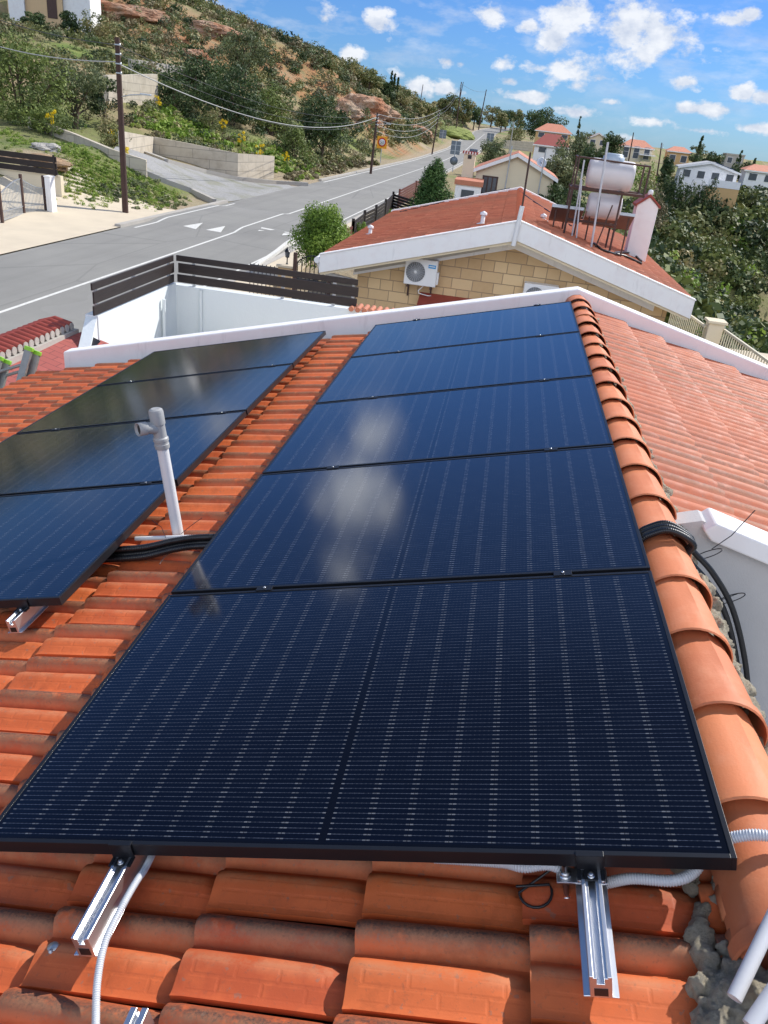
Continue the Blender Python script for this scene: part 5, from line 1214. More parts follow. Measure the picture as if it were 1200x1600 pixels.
# big dark clump in the middle of the slope
T_(305, 70, 105, 92, 'tall dark tree, left one of the big clump above the grey retaining wall', 'tall', 'leaf_dark', pb=215, k=46, n=80, leaf=.17)
T_(362, 95, 110, 84, 'dark spreading tree in the middle of the big clump above the retaining wall', 'round', 'leaf_dark', pb=225, k=46, n=80, leaf=.16)
T_(382, 48, 80, 118, 'tall slate green tree on the slope behind the big clump', 'tall', 'leaf_olive', pb=150, k=34, n=60, leaf=.2)
T_(425, 130, 75, 90, 'olive green tree right of the big dark clump', 'round', 'leaf_pine', pb=230, k=36, n=70, leaf=.15)
T_(270, 120, 60, 84, 'small dark tree beside the white concrete block wall', 'round', 'leaf_dark', pb=185, k=26, n=60, leaf=.13)
T_(462, 190, 70, 82, 'light green drooping pine by the end of the retaining wall', 'cone', 'leaf_pine', pb=278, k=46, n=60, leaf=.13)
T_(507, 150, 85, 96, 'very dark broad tree over the roadside bank', 'round', 'leaf_dark', pb=255, k=46, n=80, leaf=.17)
T_(440, 172, 60, 92, 'grey olive shrub between the dark clump and the drooping pine', 'round', 'leaf_olive', pb=250, k=24, n=60, leaf=.14)
T_(330, 165, 50, 80, 'yellow green shrub growing over the retaining wall top', 'bush', 'leaf_scrub', pb=215, k=16, n=50, leaf=.11)
# upper hillside
g = 'bushes scattered over the upper hillside'
up = [(107,17,34,119,'round dark bush at the foot of the white building wing'),(148,14,60,120,'wide dark bush right of the white building wing'),(190,38,60,130,'dark bush below the orange rock face'),(238,18,40,170,'dark bush on the rocky crest'),(262,42,52,150,'grey green bush under the crest rock'),(300,8,60,205,'low dark bush row on the skyline, left'),(270,-4,50,205,'bush on the skyline above the rock face'),(335,25,48,200,'skyline bush left of the bare tree'),
      (380,28,46,205,'skyline bush in the middle of the crest'),(420,56,42,205,'small skyline bush right of the middle'),(230,70,50,115,'dull shrub on the open slope'),(290,60,44,140,'shrub beside the dry terrace'),(455,75,44,195,'skyline shrub before the tall wood'),(470,100,40,170,'shrub under the skyline wood'),(20,35,80,120,'dark bush above the shaggy pine'),(52,18,44,118,'bush in front of the ochre building')]
for k_, (x, yt, w, D, lab) in enumerate(up): T_(x, yt, w, D, lab, 'bush', ['leaf_dark', 'leaf_scrub', 'leaf_olive'][k_ % 3], pb=yt+w*.75, name='bush', cat='bush', k=20, n=50, leaf=.19, group=g, trunk=False)
g = 'trees of the dark wood on the skyline'
sk = [(520,92,46,215,'leftmost tree of the dark skyline wood'),(548,90,56,215,'widest tree at the top of the skyline wood'),(578,108,46,215,'round tree right of the top of the skyline wood'),(605,128,44,220,'tree below the slim cypresses'),(628,140,44,225,'dark tree right of the cypresses'),(650,152,40,235,'tree near the end of the skyline wood'),(668,158,34,240,'last low tree of the skyline wood'),(500,105,44,190,'low tree below the skyline wood'),(540,125,60,180,'broad tree above the orange cutting'),(590,140,50,185,'shaded tree above the orange cutting, right'),(625,172,44,190,'tree beside the orange cutting')]
for x, yt, w, D, lab in sk: T_(x, yt, w, D, lab, 'round', 'leaf_dark' if x % 2 else 'leaf_scrub', pb=yt+w*.9, k=22, n=60, leaf=.3, group=g)
g = 'slim cypresses on the skyline'
for x, yt, lab in [(613,110,'left slim cypress on the skyline'),(618,112,'middle slim cypress on the skyline'),(623,116,'right slim cypress on the skyline'),(521,84,'single cypress tip at the top of the skyline wood')]: T_(x, yt, 6, 225, lab, 'column', 'leaf_dark', pb=yt+36, name='cypress_tree', cat='cypress', k=24, n=20, leaf=.3, group=g)
g = 'trees where the road tops the rise'
for x, yt, w, D, lab in [(690,150,26,300,'first tree left of the road summit'),(706,148,34,300,'tree behind the leaning pole at the summit'),(728,150,36,310,'tree in the middle of the summit clump'),(745,160,26,320,'tree at the left edge of the summit'),(772,160,34,380,'tree just right of the road summit'),(795,166,34,370,'round tree right of the summit'),(812,172,26,360,'last tree of the summit row'),(786,178,26,330,'low bush under the summit trees'),(672,160,26,290,'low tree left of the summit clump')]:
    T_(x, yt, w, D, lab, 'round', 'leaf_dark' if x % 2 else 'leaf_scrub', pb=yt+w*.9, k=20, n=60, leaf=.42, group=g)
T_(808, 188, 34, 250, 'bright green bush beside the upper road', 'bush', 'leaf_scrub', pb=214, name='bush', cat='bush', k=18, n=50, leaf=.3, trunk=False)
T_(853, 166, 74, 260, 'large dark tree alone right of the road summit', 'round', 'leaf_dark', pb=210, k=40, n=80, leaf=.35)
T_(778, 213, 52, 112, 'pale olive tree beside the road behind the beige house', 'round', 'leaf_olive', pb=250, k=30, n=80, leaf=.16)
# behind the tanks
T_(905, 205, 62, 128, 'grey green tree behind the red hipped roof', 'round', 'leaf_olive', pb=255, k=30, n=70, leaf=.2)
T_(880, 238, 70, 70, 'large olive tree right of the beige gable', 'round', 'leaf_olive', pb=320, k=50, n=90, leaf=.13)
T_(868, 282, 60, 60, 'dark lower tree behind the ridge of the red roof', 'round', 'leaf_dark', pb=330, k=36, n=80, leaf=.12)
T_(905, 280, 50, 56, 'shaded shrub behind the tank frame', 'bush', 'leaf_dark', pb=335, k=30, n=70, leaf=.11)
T_(930, 222, 50, 120, 'dark tree above the upper water tank', 'round', 'leaf_dark', pb=262, k=30, n=70, leaf=.2)
T_(962, 205, 36, 150, 'rounded dark pine above the upper water tank', 'round', 'leaf_dark', pb=240, k=26, n=70, leaf=.22)
T_(965, 235, 44, 118, 'scrubby tree right of the upper water tank', 'round', 'leaf_scrub', pb=262, k=26, n=60, leaf=.18)
T_(908, 180, 7, 210, 'cypress behind the nearest red roofed villa', 'column', 'leaf_dark', pb=212, name='cypress_tree', cat='cypress', k=20, n=20, leaf=.25)
T_(926, 197, 26, 210, 'pale thin tree beside the villas', 'round', 'leaf_olive', pb=214, k=16, n=50, leaf=.22)
T_(1012, 246, 40, 95, 'yellow green palm like bush right of the water tanks', 'bush', 'leaf_bright', pb=280, name='bush', cat='bush', k=24, n=60, leaf=.16)
T_(1018, 262, 42, 88, 'mustard green bush behind the chimney', 'bush', 'leaf_scrub', pb=292, name='bush', cat='bush', k=24, n=60, leaf=.15)
T_(1032, 277, 40, 98, 'brown grey bush right of the chimney', 'bush', 'leaf_dry', pb=302, name='bush', cat='bush', k=24, n=60, leaf=.14)
T_(1047, 240, 28, 130, 'rounded dark tree in front of the orange roofed villa', 'round', 'leaf_dark', pb=272, k=26, n=60, leaf=.17)
T_(1092, 226, 30, 175, 'bare looking grey tree left of the tall cypress', 'round', 'leaf_olive', pb=252, k=18, n=50, leaf=.22)
T_(1099, 211, 8, 170, 'tall dark cypress behind the white villa', 'column', 'leaf_dark', pb=252, name='cypress_tree', cat='cypress', k=24, n=30, leaf=.25)
T_(1117, 236, 34, 165, 'dark tree behind the white villa roof', 'round', 'leaf_dark', pb=262, k=22, n=60, leaf=.2)
T_(1160, 232, 12, 175, 'narrow conifer right of the white villa', 'cone', 'leaf_dark', pb=262, name='conifer', k=16, n=40, leaf=.2)
T_(1165, 250, 36, 160, 'bush below the narrow conifer', 'bush', 'leaf_dark', pb=275, name='bush', cat='bush', k=18, n=50, leaf=.2)
T_(1181, 246, 8, 190, 'small cypress near the right edge', 'column', 'leaf_dark', pb=266, name='cypress_tree', cat='cypress', k=16, n=24, leaf=.22)
g = 'hedge shrubs below the white villa'
for k_, x in enumerate(range(1050, 1125, 14)): T_(x, 268+k_*3.2, 26, 112, ['leftmost hedge shrub below the white villa', 'second hedge shrub below the white villa', 'third hedge shrub, under the villa windows', 'fourth hedge shrub, under the villa windows', 'fifth hedge shrub, near the villa balcony', 'rightmost hedge shrub below the white villa'][k_], 'bush', 'leaf_dark', pb=292+k_*3, name='hedge_shrub', cat='hedge', k=14, n=50, leaf=.15, group=g, trunk=False)
# near street trees
T_(509, 312, 96, 29.5, 'bushy light green street tree left of the red roof, in front of the road', 'egg', 'leaf_bright', pb=425, k=90, n=190, leaf=.05)
T_(520, 313, 26, 38, 'thin upright top shoots of the light green street tree', 'column', 'leaf_bright', pb=400, name='tree_shoots', k=16, n=50, leaf=.05) if False else None
T_(682, 253, 84, 44, 'dark green bushy conifer behind the far edge of the red roof', 'cone', 'leaf_conifer', pb=325, name='conifer', k=90, n=110, leaf=.07)
T_(567, 344, 26, 37, 'small bright green garden bush inside the dark fence, near one', 'bush', 'leaf_bright', pb=368, name='bush', cat='bush', k=14, n=60, leaf=.05, trunk=False)
T_(617, 317, 20, 45, 'small bright green garden bush inside the dark fence, far one', 'bush', 'leaf_bright', pb=332, name='bush', cat='bush', k=14, n=60, leaf=.05, trunk=False)
T_(1098, 512, 30, 19.5, 'yellow green potted shrub behind the terrace railing', 'bush', 'leaf_bright', pb=535, name='bush', cat='bush', k=14, n=60, leaf=.035, trunk=False)
# yellow flowering fennel stems on the left bank
g = 'tall yellow flowered stems on the bank'
for x, y, yb_, lab in [(83,176,215,'yellow flower head left of the leaning pole'),(181,205,240,'yellow flower head right behind the leaning pole'),(199,232,262,'yellow flower head low beside the leaning pole'),(250,152,195,'yellow flower spike below the white block wall'),(349,187,235,'largest yellow flower spike on the retaining wall top'),(408,228,250,'yellow flowers near the right end of the retaining wall'),(377,208,232,'small yellow flowers on the retaining wall top'),(448,239,262,'yellow flowers right of the retaining wall end')]:
    D = {83: 56, 181: 58, 199: 52, 250: 76, 349: 70, 408: 68, 377: 70, 448: 74}[x]; p = Vector(atd(x, y, D)); b_ = atd(x, yb_, D); t = thing('flowering_stem', lab, 'flowering plant', b_, 0, g); hh = p.z-b_[2]
    m = MB(); m.tube([(0, 0, -.2), (.05, 0, hh*.6), (0, 0, hh)], [.03, .025, .012], 6); m.build('stem', 'leaf_pine', t)
    rg = np.random.default_rng(x); cs = np.stack([rg.normal(0, .16, 9), rg.normal(0, .16, 9), hh-rg.uniform(-.1, .6, 9)], 1); V, F_, T = leaves(cs, np.full((9, 3), .11), 26, np.full(9, .05), rg.uniform(0, 1, 9), rg=rg); raw_mesh('flower_head', V, F_, 'flower_yellow', t, T)
# --- scrub masses nobody could count
def scrub(name, lab, pts, rr, mat, nclump=4, nleaf=34, tint=None, leafk=.14, hk=.9):
    k = len(pts); P_ = np.repeat(pts, nclump, 0); R_a = np.repeat(rr, nclump); o = rng.normal(0, .42, (k*nclump, 3))*R_a[:, None]; o[:, 2] = np.abs(o[:, 2])*.7+R_a*.25
    C = P_+o; R3 = np.stack([R_a*.62, R_a*.62, R_a*.55*hk], 1)*rng.uniform(.7, 1.2, (k*nclump, 1)); tn = np.repeat(rng.uniform(0, 1, k) if tint is None else tint, nclump)+rng.normal(0, .08, k*nclump)
    V, F_, T = leaves(C, R3, nleaf, R_a*leafk, tn); o = raw_mesh(name, V, F_, mat, None, T); prop(o, lab, None, None, 'stuff'); return o
# valley on the right
N0 = 7600; x = rng.uniform(5, 150, N0); y = rng.uniform(14, 190, N0); z = H(x, y); az = np.degrees(np.arctan2(x-CAM[0], y-CAM[1])); Dd = np.hypot(x, y)
keep = (az < 50) & (az > 6) & (Dd < 175) & (Dd > 24) & ~((az < 9.5) & (Dd > 100)) & (z < -4.9+.02*np.maximum(Dd-60, 0)*(Dd > 60)) & ((Dd < 125) | (rng.random(N0) < .7))
x, y, z = x[keep], y[keep], z[keep]; v = vnoise(x, y, 22, 9); r = rng.uniform(.8, 2.0, len(x))*(.8+.6*vnoise(x, y, 26, 4))
dk = rng.random(len(x)) < (.45+.5*v); print('valley scrub', len(x))
scrub('valley_scrub', 'dense dark green scrub covering the valley side', np.stack([x, y, z], 1)[dk], r[dk], 'leaf_valley', 3, 62)
scrub('valley_scrub', 'olive and grey green bushes mixed through the valley scrub', np.stack([x, y, z], 1)[~dk], r[~dk]*.95, 'leaf_scrub', 3, 58)
kk = (rng.random(len(x)) < .06); scrub('valley_scrub', 'fresh bright green bushes among the valley scrub', np.stack([x, y, z], 1)[kk]+np.array([1.2, 0, .2]), r[kk]*.7, 'leaf_bank', 3, 30)
# hillside on the left
N0 = 13000; x = rng.uniform(-150, RL-3, N0); y = rng.uniform(40, 330, N0); z = H(x, y); v = vnoise(x, y, 18, 21); xr = x-road_shift(y)
# keep the side road, the near grassy bank and the verge clear
SRc = np.array([(a_+b_)/2 for a_, b_ in SR]); SRh = np.array([np.linalg.norm(a_[:2]-b_[:2])/2 for a_, b_ in SR])
def on_side(x, y): return (np.hypot(np.asarray(x)[..., None]-SRc[:, 0], np.asarray(y)[..., None]-SRc[:, 1]) < SRh+.8).any(-1)
side = on_side(x, y)
keep = ~side & (xr < RL-4.5) & ((v > .42) | (rng.random(len(v)) < .36)) & ~((y < 60) & (x > -48)) 
slope_ok = (np.hypot(x, y) > 60); keep &= slope_ok
x, y, z, v = x[keep], y[keep], z[keep], v[keep]; Dd = np.hypot(x, y); r = rng.uniform(.45, 1.15, len(x))*np.clip(Dd/110, .75, 1.5); print('hill scrub', len(x))
q = rng.random(len(x)); P3 = np.stack([x, y, z-.1], 1)
for lo, hi, mt, lab in [(0, .36, 'leaf_scrub', 'dull green garrigue bushes covering the hillside'), (.36, .54, 'leaf_dark', 'dark evergreen bushes covering the hillside'), (.54, .80, 'leaf_olive', 'grey leaved bushes covering the hillside'), (.80, 1, 'leaf_dry', 'dry brown bushes covering the hillside')]:
    s_ = (q >= lo) & (q < hi); scrub('hill_scrub', lab, P3[s_], r[s_]*1.1, mt, 3, 44)
# weeds and grass on the near bank and beside the retaining wall
def patch(name, lab, pxy, n, r0, r1, mat, spread, nleaf=26, hk=.8, leafk=.3):
    pts = []
    for _ in range(n):
        c = pxy[rng.integers(0, len(pxy))]; p = hit(c[0]+rng.normal(0, spread), c[1]+rng.normal(0, spread*.55), 30, 110)
        if p[0] < RL-1.0 and not on_side(p[0], p[1]): pts.append(p)
    pts = np.array(pts); return scrub(name, lab, pts-np.array([0, 0, .05]), rng.uniform(r0, r1, len(pts)), mat, 2, nleaf, leafk=leafk, hk=hk)
bank = [(110,230),(130,250),(160,270),(190,285),(220,300),(250,300),(275,305),(140,285),(170,300),(210,270),(100,270),(240,315),(95,210),(60,205),(30,215),(150,310),(125,300)]
patch('bank_grass', 'fresh green weeds and grass on the bank behind the leaning pole', bank, 1900, .07, .20, 'leaf_bank', 17, nleaf=40, leafk=.2, hk=1.3)
patch('bank_grass', 'grey green weeds low on the bank', [(190,305),(230,310),(260,320),(215,295),(165,305)], 160, .12, .28, 'leaf_olive', 15)
patch('wall_scrub', 'mixed green scrub along the top of the retaining wall', [(230,195),(260,205),(290,210),(320,215),(350,225),(390,232),(240,180),(280,190),(420,240),(445,262),(470,270)], 260, .25, .6, 'leaf_bank', 11)
patch('verge_weeds', 'dry weeds and tufts along the roadside cutting', [(470,275),(520,262),(560,258),(600,240),(640,235),(500,268),(545,250),(330,262),(380,285)], 380, .18, .55, 'leaf_dry', 15)
patch('verge_weeds', 'green tufts along the roadside cutting', [(500,258),(530,250),(560,240),(600,225),(640,222),(480,262)], 300, .2, .7, 'leaf_scrub', 16)
# mound of grey earth and rubble behind the gate
def rocky(name, lab, c, size, mat, seed, cat='rock', sub=5, rough=.3, rz=0):
    bm = bmesh.new(); bmesh.ops.create_icosphere(bm, subdivisions=sub, radius=1); rr = random.Random(seed); ph = [rr.random()*6.28 for _ in range(12)]
    for v in bm.verts:
        p = v.co; f = 1+rough*(.5*math.sin(p.x*3+ph[0])*math.sin(p.y*3.4+ph[1])+.35*math.sin(p.z*5+ph[2]+p.x*4)+.25*math.sin(p.x*9+ph[3])*math.sin(p.z*8+ph[4])+.2*math.sin(p.y*15+ph[5])*math.sin(p.z*14+ph[6])+rr.uniform(-.12, .12))
        v.co = Vector((p.x*f*size[0], p.y*f*size[1], p.z*f*size[2]))
    me = bpy.data.meshes.new(name); bm.to_mesh(me); bm.free(); me.materials.append(MATS[mat]); o = link(bpy.data.objects.new(name, me)); o.location = c; o.rotation_euler = (0, 0, rz); return prop(o, lab, cat)
def rk(px, py, size, name, lab, mat, seed, cat='rock', rz=0, dz=0, rough=.3):
    p = hit(px, py); return rocky(name, lab, (p[0], p[1], p[2]+dz), size, mat, seed, cat, rough=rough, rz=rz)
rk(58, 256, (1.9, .9, .32), 'rubble_heap', 'heap of pale earth and rubble behind the dark boarded gate wall', 'dirt', 4, 'rubble heap')
rk(74, 234, (.8, .6, .3), 'rock', 'grey slab of rock above the rubble heap', 'concrete', 8)
rk(196, 26, (7, 2.4, 1.5), 'rock_outcrop', 'big reddish rock face near the top of the hill', 'orange_rock', 11, 'rock face', .3)
rk(325, 52, (5, 2, 1.3), 'rock_outcrop', 'orange rock band under the skyline in the middle of the hill', 'orange_rock', 12, 'rock face', .4)
rk(300, 90, (2.5, 1.5, .9), 'rock_outcrop', 'small pale outcrop on the slope below the orange band', 'orange_rock', 17, 'rock face', .4)
rk(568, 176, (6.5, 2.5, 2.4), 'rock_outcrop', 'orange earth cutting above the road below the skyline wood', 'orange_rock', 13, 'rock face', .9)
rk(540, 180, (3.5, 2, 2.0), 'rock_outcrop', 'rusty rock step left of the orange cutting', 'orange_rock', 15, 'rock face', .9)
rk(648, 212, (4, 3, 2.2), 'rock_outcrop', 'pale orange knoll near the third road pole', 'orange_rock', 14, 'rock face', .7)
rk(1103, 400, (1.3, 1, .9), 'boulder', 'grey boulder showing among the valley scrub', 'concrete', 21, 'boulder')
rk(700, 208, (8, 8, 2.6), 'grass_knoll', 'grassy yellow green knoll beside the upper road', 'knoll_green', 22, 'knoll', .2, -.6, .12)

# ------------------------------------------------------------------ walls on the left
def wall_run(name, lab, pts, hgts, thick, mat, base_drop=.5, cap=0):
    """concrete wall standing on the ground along px base points"""
    t = thing(name, lab, 'wall', pts[0]); o0 = np.array(pts[0]); m = MB(); L = 0; nseg = len(pts)-1
    for i in range(nseg):
        a, b = np.array(pts[i]), np.array(pts[i+1]); d = b-a; l = math.hypot(d[0], d[1]); n = np.array([-d[1], d[0], 0])/l*thick; za, zb = a[2]+hgts[i], b[2]+hgts[i+1]; A_, B_ = a-o0, b-o0
        lo = min(a[2], b[2])-base_drop-o0[2]; f = [(A_[0], A_[1], lo), (B_[0], B_[1], lo), (B_[0], B_[1], zb-o0[2]), (A_[0], A_[1], za-o0[2])]; g_ = [(p[0]+n[0], p[1]+n[1], p[2]) for p in f]
        fu = [(L, lo), (L+l, lo), (L+l, zb-o0[2]), (L, za-o0[2])]; m.add(f+g_, [(0, 1, 2, 3), (7, 6, 5, 4), (3, 2, 6, 7), (1, 5, 6, 2), (0, 3, 7, 4)], [fu, fu[::-1], [(L, 0), (L+l, 0), (L+l, .2), (L, .2)], [(0, 0), (thick, 0), (thick, 2), (0, 2)], [(0, 0), (0, 2), (thick, 2), (thick, 0)]]); L += l
    m.build('wall', mat, t); return t
def rz_(px, pt, D): return atd(px, pt, D)
def seg_wall(name, lab, tops, bots, Ds, thick, mat, gr=True):
    pts = []; hs = []
    for (tx, ty), (bx, by), D in zip(tops, bots, Ds):
        b_ = hit(bx, by, 30); D = math.hypot(b_[0]-CAM[0], b_[1]-CAM[1]); t_ = atd(tx, ty, D); g_ = b_[2]; pts.append((t_[0], t_[1], g_)); hs.append(max(.3, t_[2]-g_))
    return wall_run(name, lab, pts, hs, thick, mat, 1.2)
seg_wall('retaining_wall', 'long weathered concrete retaining wall above the side road', [(192,205),(240,214),(300,225),(372,240),(429,244)], [(196,235),(243,242),(300,256),(370,281),(427,281)], [86,81,75,68.5,66], .3, 'block_concrete')
seg_wall('low_wall', 'low weathered concrete wall along the grassy bank down to the side road', [(42,182),(110,207),(170,232),(228,250)], [(46,200),(112,222),(174,248),(228,279)], [70,66,62,58], .25, 'block_concrete')
seg_wall('block_wall', 'bright concrete block wall standing high on the slope behind the leaning pole', [(168,118),(246,116)], [(168,166),(246,168)], [105,103], .4, 'block_concrete')
seg_wall('terrace_wall', 'dark dry stone terrace wall across the upper slope', [(205,92),(290,104)], [(205,108),(290,118)], [128,124], .4, 'concrete')
seg_wall('terrace_wall', 'pale terrace wall below the ochre and white building', [(62,33),(96,36)], [(62,46),(96,48)], [118,115], .4, 'concrete')
m = MB()
kp = [hit(228, 278), hit(262, 290), hit(300, 302), hit(335, 318)]
for a, b in zip(kp[:-1], kp[1:]): m.bar((a[0], a[1], h1(a[0], a[1])+.1), (b[0], b[1], h1(b[0], b[1])+.1), .25, .3)
prop(m.build('kerb', 'concrete'), kind='structure')
m = MB(); kp = [hit(x, y) for x, y, D in [(228,243,80),(260,256,72),(320,271,67),(370,282,65.5),(430,288,64),(480,291,68)]]
for a, b in zip(kp[:-1], kp[1:]): m.bar((a[0], a[1], h1(a[0], a[1])+.12), (b[0], b[1], h1(b[0], b[1])+.12), .3, .3)
prop(m.build('kerb', 'concrete'), kind='structure')
# white kerb sweeping round the junction island in front of the fence
m = MB(); kp = [atz(x, y, -4.1) for x, y in [(398,418),(415,406),(432,394),(448,381),(462,373),(476,369)]]
for a, b in zip(kp[:-1], kp[1:]): m.bar(a, b, .16, .14)
prop(m.build('kerb', 'paint_mark'), kind='structure')

# ------------------------------------------------------------------ gate and boarded wall on the far left
gz = -4.16; gp = [atz(x, y, gz) for x, y in [(-30, 364), (4, 349), (38, 338), (72, 335)]]
t = thing('iron_gate', 'pale grey scrolled iron gate under the dark boards at the left edge', 'gate', gp[0])
gb = Vector(gp[0]); m = MB(); gt = lambda p, px, py: None
def gH(i): return 1.75
for i in range(1, 4):
    p = Vector(gp[i])-gb; m = MB(); m.bb(p.x-.05, p.x+.05, p.y-.05, p.y+.05, 0, 1.62 if i != 2 else 1.7); m.build('gate_post', 'rust_metal', t)
for i in (1, 2):
    a, b = Vector(gp[i])-gb, Vector(gp[i+1])-gb; m = MB(); n = 16
    for k in range(1, n): f = k/n; q = a.lerp(b, f); hh = (1.1+.42*math.sin(f*math.pi/2)) if i == 1 else (1.52-.42*math.sin(f*math.pi/2)); m.bar(q+Vector((0, 0, .1)), q+Vector((0, 0, hh)), .02, .02, up=(0, 1, 0))
    for f0 in range(12):
        fa, fb_ = f0/12, (f0+1)/12; hf = lambda f: (1.1+.42*math.sin(f*math.pi/2)) if i == 1 else (1.52-.42*math.sin(f*math.pi/2)); m.bar(a.lerp(b, fa)+Vector((0, 0, hf(fa))), a.lerp(b, fb_)+Vector((0, 0, hf(fb_))), .035, .035)
    m.bar(a+Vector((0, 0, .12)), b+Vector((0, 0, .12)), .035, .035); m.bar(a+Vector((0, 0, .42)), b+Vector((0, 0, .42)), .03, .03); m.build('leaf', 'galvanised', t)
t = thing('gate_pillar', 'white rendered pillar at the right end of the iron gate', 'pillar', Vector(gp[3])+Vector((.25, .1, 0))); m = MB(); m.bb(-.13, .13, -.2, .2, -.1, 1.58); m.build('shaft', 'white_paint', t, bevel=.01); m = MB(); m.bb(-.15, .15, -.22, .22, 1.58, 1.63); m.build('cap', 'white_paint', t)
t = thing('garden_wall', 'beige wall behind the iron gate', 'wall', Vector(gp[3])+Vector((-.75, 2.6, 0))); m = MB(); m.bb(-9, .1, 0, .25, -.3, 1.4); m.build('wall', 'cream_paint', t)
t = thing('board_screen', 'dark brown board screen above the beige wall behind the iron gate', 'slat screen', Vector(gp[3])+Vector((-.75, 2.5, 1.4)))
for k in range(3): m = MB(); m.bb(-9, 0, 0, .05, .02+k*.28, .26+k*.28); m.build('board', 'dark_wood', t)
for x in (-.1, -3, -6): m = MB(); m.bb(x-.05, x+.05, -.04, -.005, 0, .9); m.build('post', 'dark_wood', t)

# ------------------------------------------------------------------ poles and wires
def rpole(px0, px1, lab, D=None, arms=True, lamp=False, r=.13, z=None, mat='pole_wood', group='wooden power line poles'):
    if z is not None: b_ = Vector(atz(*px0, z)); D = math.hypot(b_.x-CAM[0], b_.y-CAM[1])
    else: b_ = Vector(atd(*px0, D))
    tp_ = Vector(atd(*px1, D)); t = thing('power_pole', lab, 'power pole', b_, 0, group); d = tp_-b_
    m = MB(); m.tube([(0, 0, -.6), d*.5, d], [r, r*.9, r*.72], 12); m.build('pole', mat, t)
    if arms:
        m = MB()
        for k in range(4): m.bar(d*(.96-.05*k)+Vector((-.06, -r, 0)), d*(.96-.05*k)+Vector((.16, -r, 0)), .05, .05); m.lathe([(0, -.05), (.045, -.04), (.05, 0), (.035, .06), (0, .07)], 8, d*(.96-.05*k)+Vector((.18, -r, 0)))
        m.build('insulator', 'galvanised', t)
    if lamp:
        m = MB(); q = d*lamp; m.tube([q, q+Vector((.5, -.1, .12)), q+Vector((1.15, -.2, .2))], .028, 8); m.build('lamp_arm', 'galvanised', t); m = MB(); m.box(q+Vector((1.35, -.22, .22)), (.5, .16, .08)); m.build('lamp_head', 'galvanised', t, bevel=.02)
    return b_, tp_
pb1, pt1 = rpole((196, 333), (183, 58), 'tall dark power pole leaning slightly beside the grassy bank', z=-4.15, lamp=.68, r=.15)
print('pole1', pb1, pt1)
pb2, pt2 = rpole((579, 270), (590, 176), 'dark power pole beside the yellow speed sign', z=-4.1, lamp=.80, r=.14); print('pole2', pb2)
pb3, pt3 = rpole((674, 245), (687, 170), 'third power pole along the road, leaning right', D=165, r=.15)
pb4, pt4 = rpole((712, 205), (721, 128), 'power pole on the grassy knoll left of the upper road', D=250, r=.17); pb5, pt5 = rpole((748, 200), (760, 140), 'tallest power pole at the road summit', D=300, r=.2)
g = 'thin poles on the skyline'
rpole((656, 165), (661, 132), 'thin pole sticking up behind the skyline wood', D=250, arms=False, r=.12, group=g)
rpole((718, 156), (724, 128), 'small leaning pole at the road summit', D=330, arms=False, r=.15, group=g)
rpole((983, 248), (990, 207), 'dark pole behind the villas, left of the white porch', D=150, arms=False, r=.11, group=g); rpole((1028, 268), (1034, 223), 'power pole with a bracket between the villas', D=120, r=.1, group=g)
rpole((793, 255), (803, 190), 'pale concrete pole behind the beige house roof', D=85, arms=False, r=.07, mat='concrete', group=g)
def wire(a, b, sag, lab, r=.02, mat='wire'):
    a, b = Vector(a), Vector(b); m = MB(); pts = [a.lerp(b, t)-Vector((0, 0, sag*4*t*(1-t))) for t in np.linspace(0, 1, 25)]; m.tube(pts, r, 5, False); prop(m.build('power_cable', mat), lab, 'overhead cable', 'overhead cables along the road')
def along(b_, t_, f): return b_.lerp(t_, f)
wire(along(pb1, pt1, .96), atd(-60, 8, 60), .3, 'upper overhead cable leaving the leaning pole to the left', .018)
wire(along(pb1, pt1, .87), atd(-60, 53, 60), .35, 'thick pale overhead cable leaving the leaning pole to the left', .026, 'wire_light')
wire(along(pb1, pt1, .86), along(pb2, pt2, .93), 1.7, 'thick pale overhead cable sagging from the leaning pole to the sign pole', .028, 'wire_light')
for k, lab in enumerate(['top thin overhead cable between the leaning pole and the sign pole', 'second thin overhead cable between the leaning pole and the sign pole', 'third thin overhead cable between the leaning pole and the sign pole']): wire(along(pb1, pt1, .96-.05*k), along(pb2, pt2,   .98-.06*k), 1.3+.15*k, lab, .012)
for k, lab in enumerate(['top overhead cable between the sign pole and the third pole', 'second overhead cable between the sign pole and the third pole', 'third overhead cable between the sign pole and the third pole', 'lowest overhead cable between the sign pole and the third pole']): wire(along(pb2, pt2, .98-.09*k), along(pb3, pt3, .97-.08*k), .9+.2*k, lab, .022, 'wire_light')
for k, lab in enumerate(['upper overhead cable from the third pole up to the knoll', 'lower overhead cable from the third pole up to the knoll']): wire(along(pb3, pt3, .97-.08*k), along(pb4, pt4, .97-.06*k), 1.5, lab, .03)
wire(along(pb4, pt4, .97), along(pb5, pt5, .95), .8, 'overhead cable between the knoll pole and the summit pole', .03)
wire(along(pb1, pt1, .66), atz(150, 190, -1.5) if False else atd(150, 183, 50), .05, 'stay cable running down left of the leaning pole', .012)

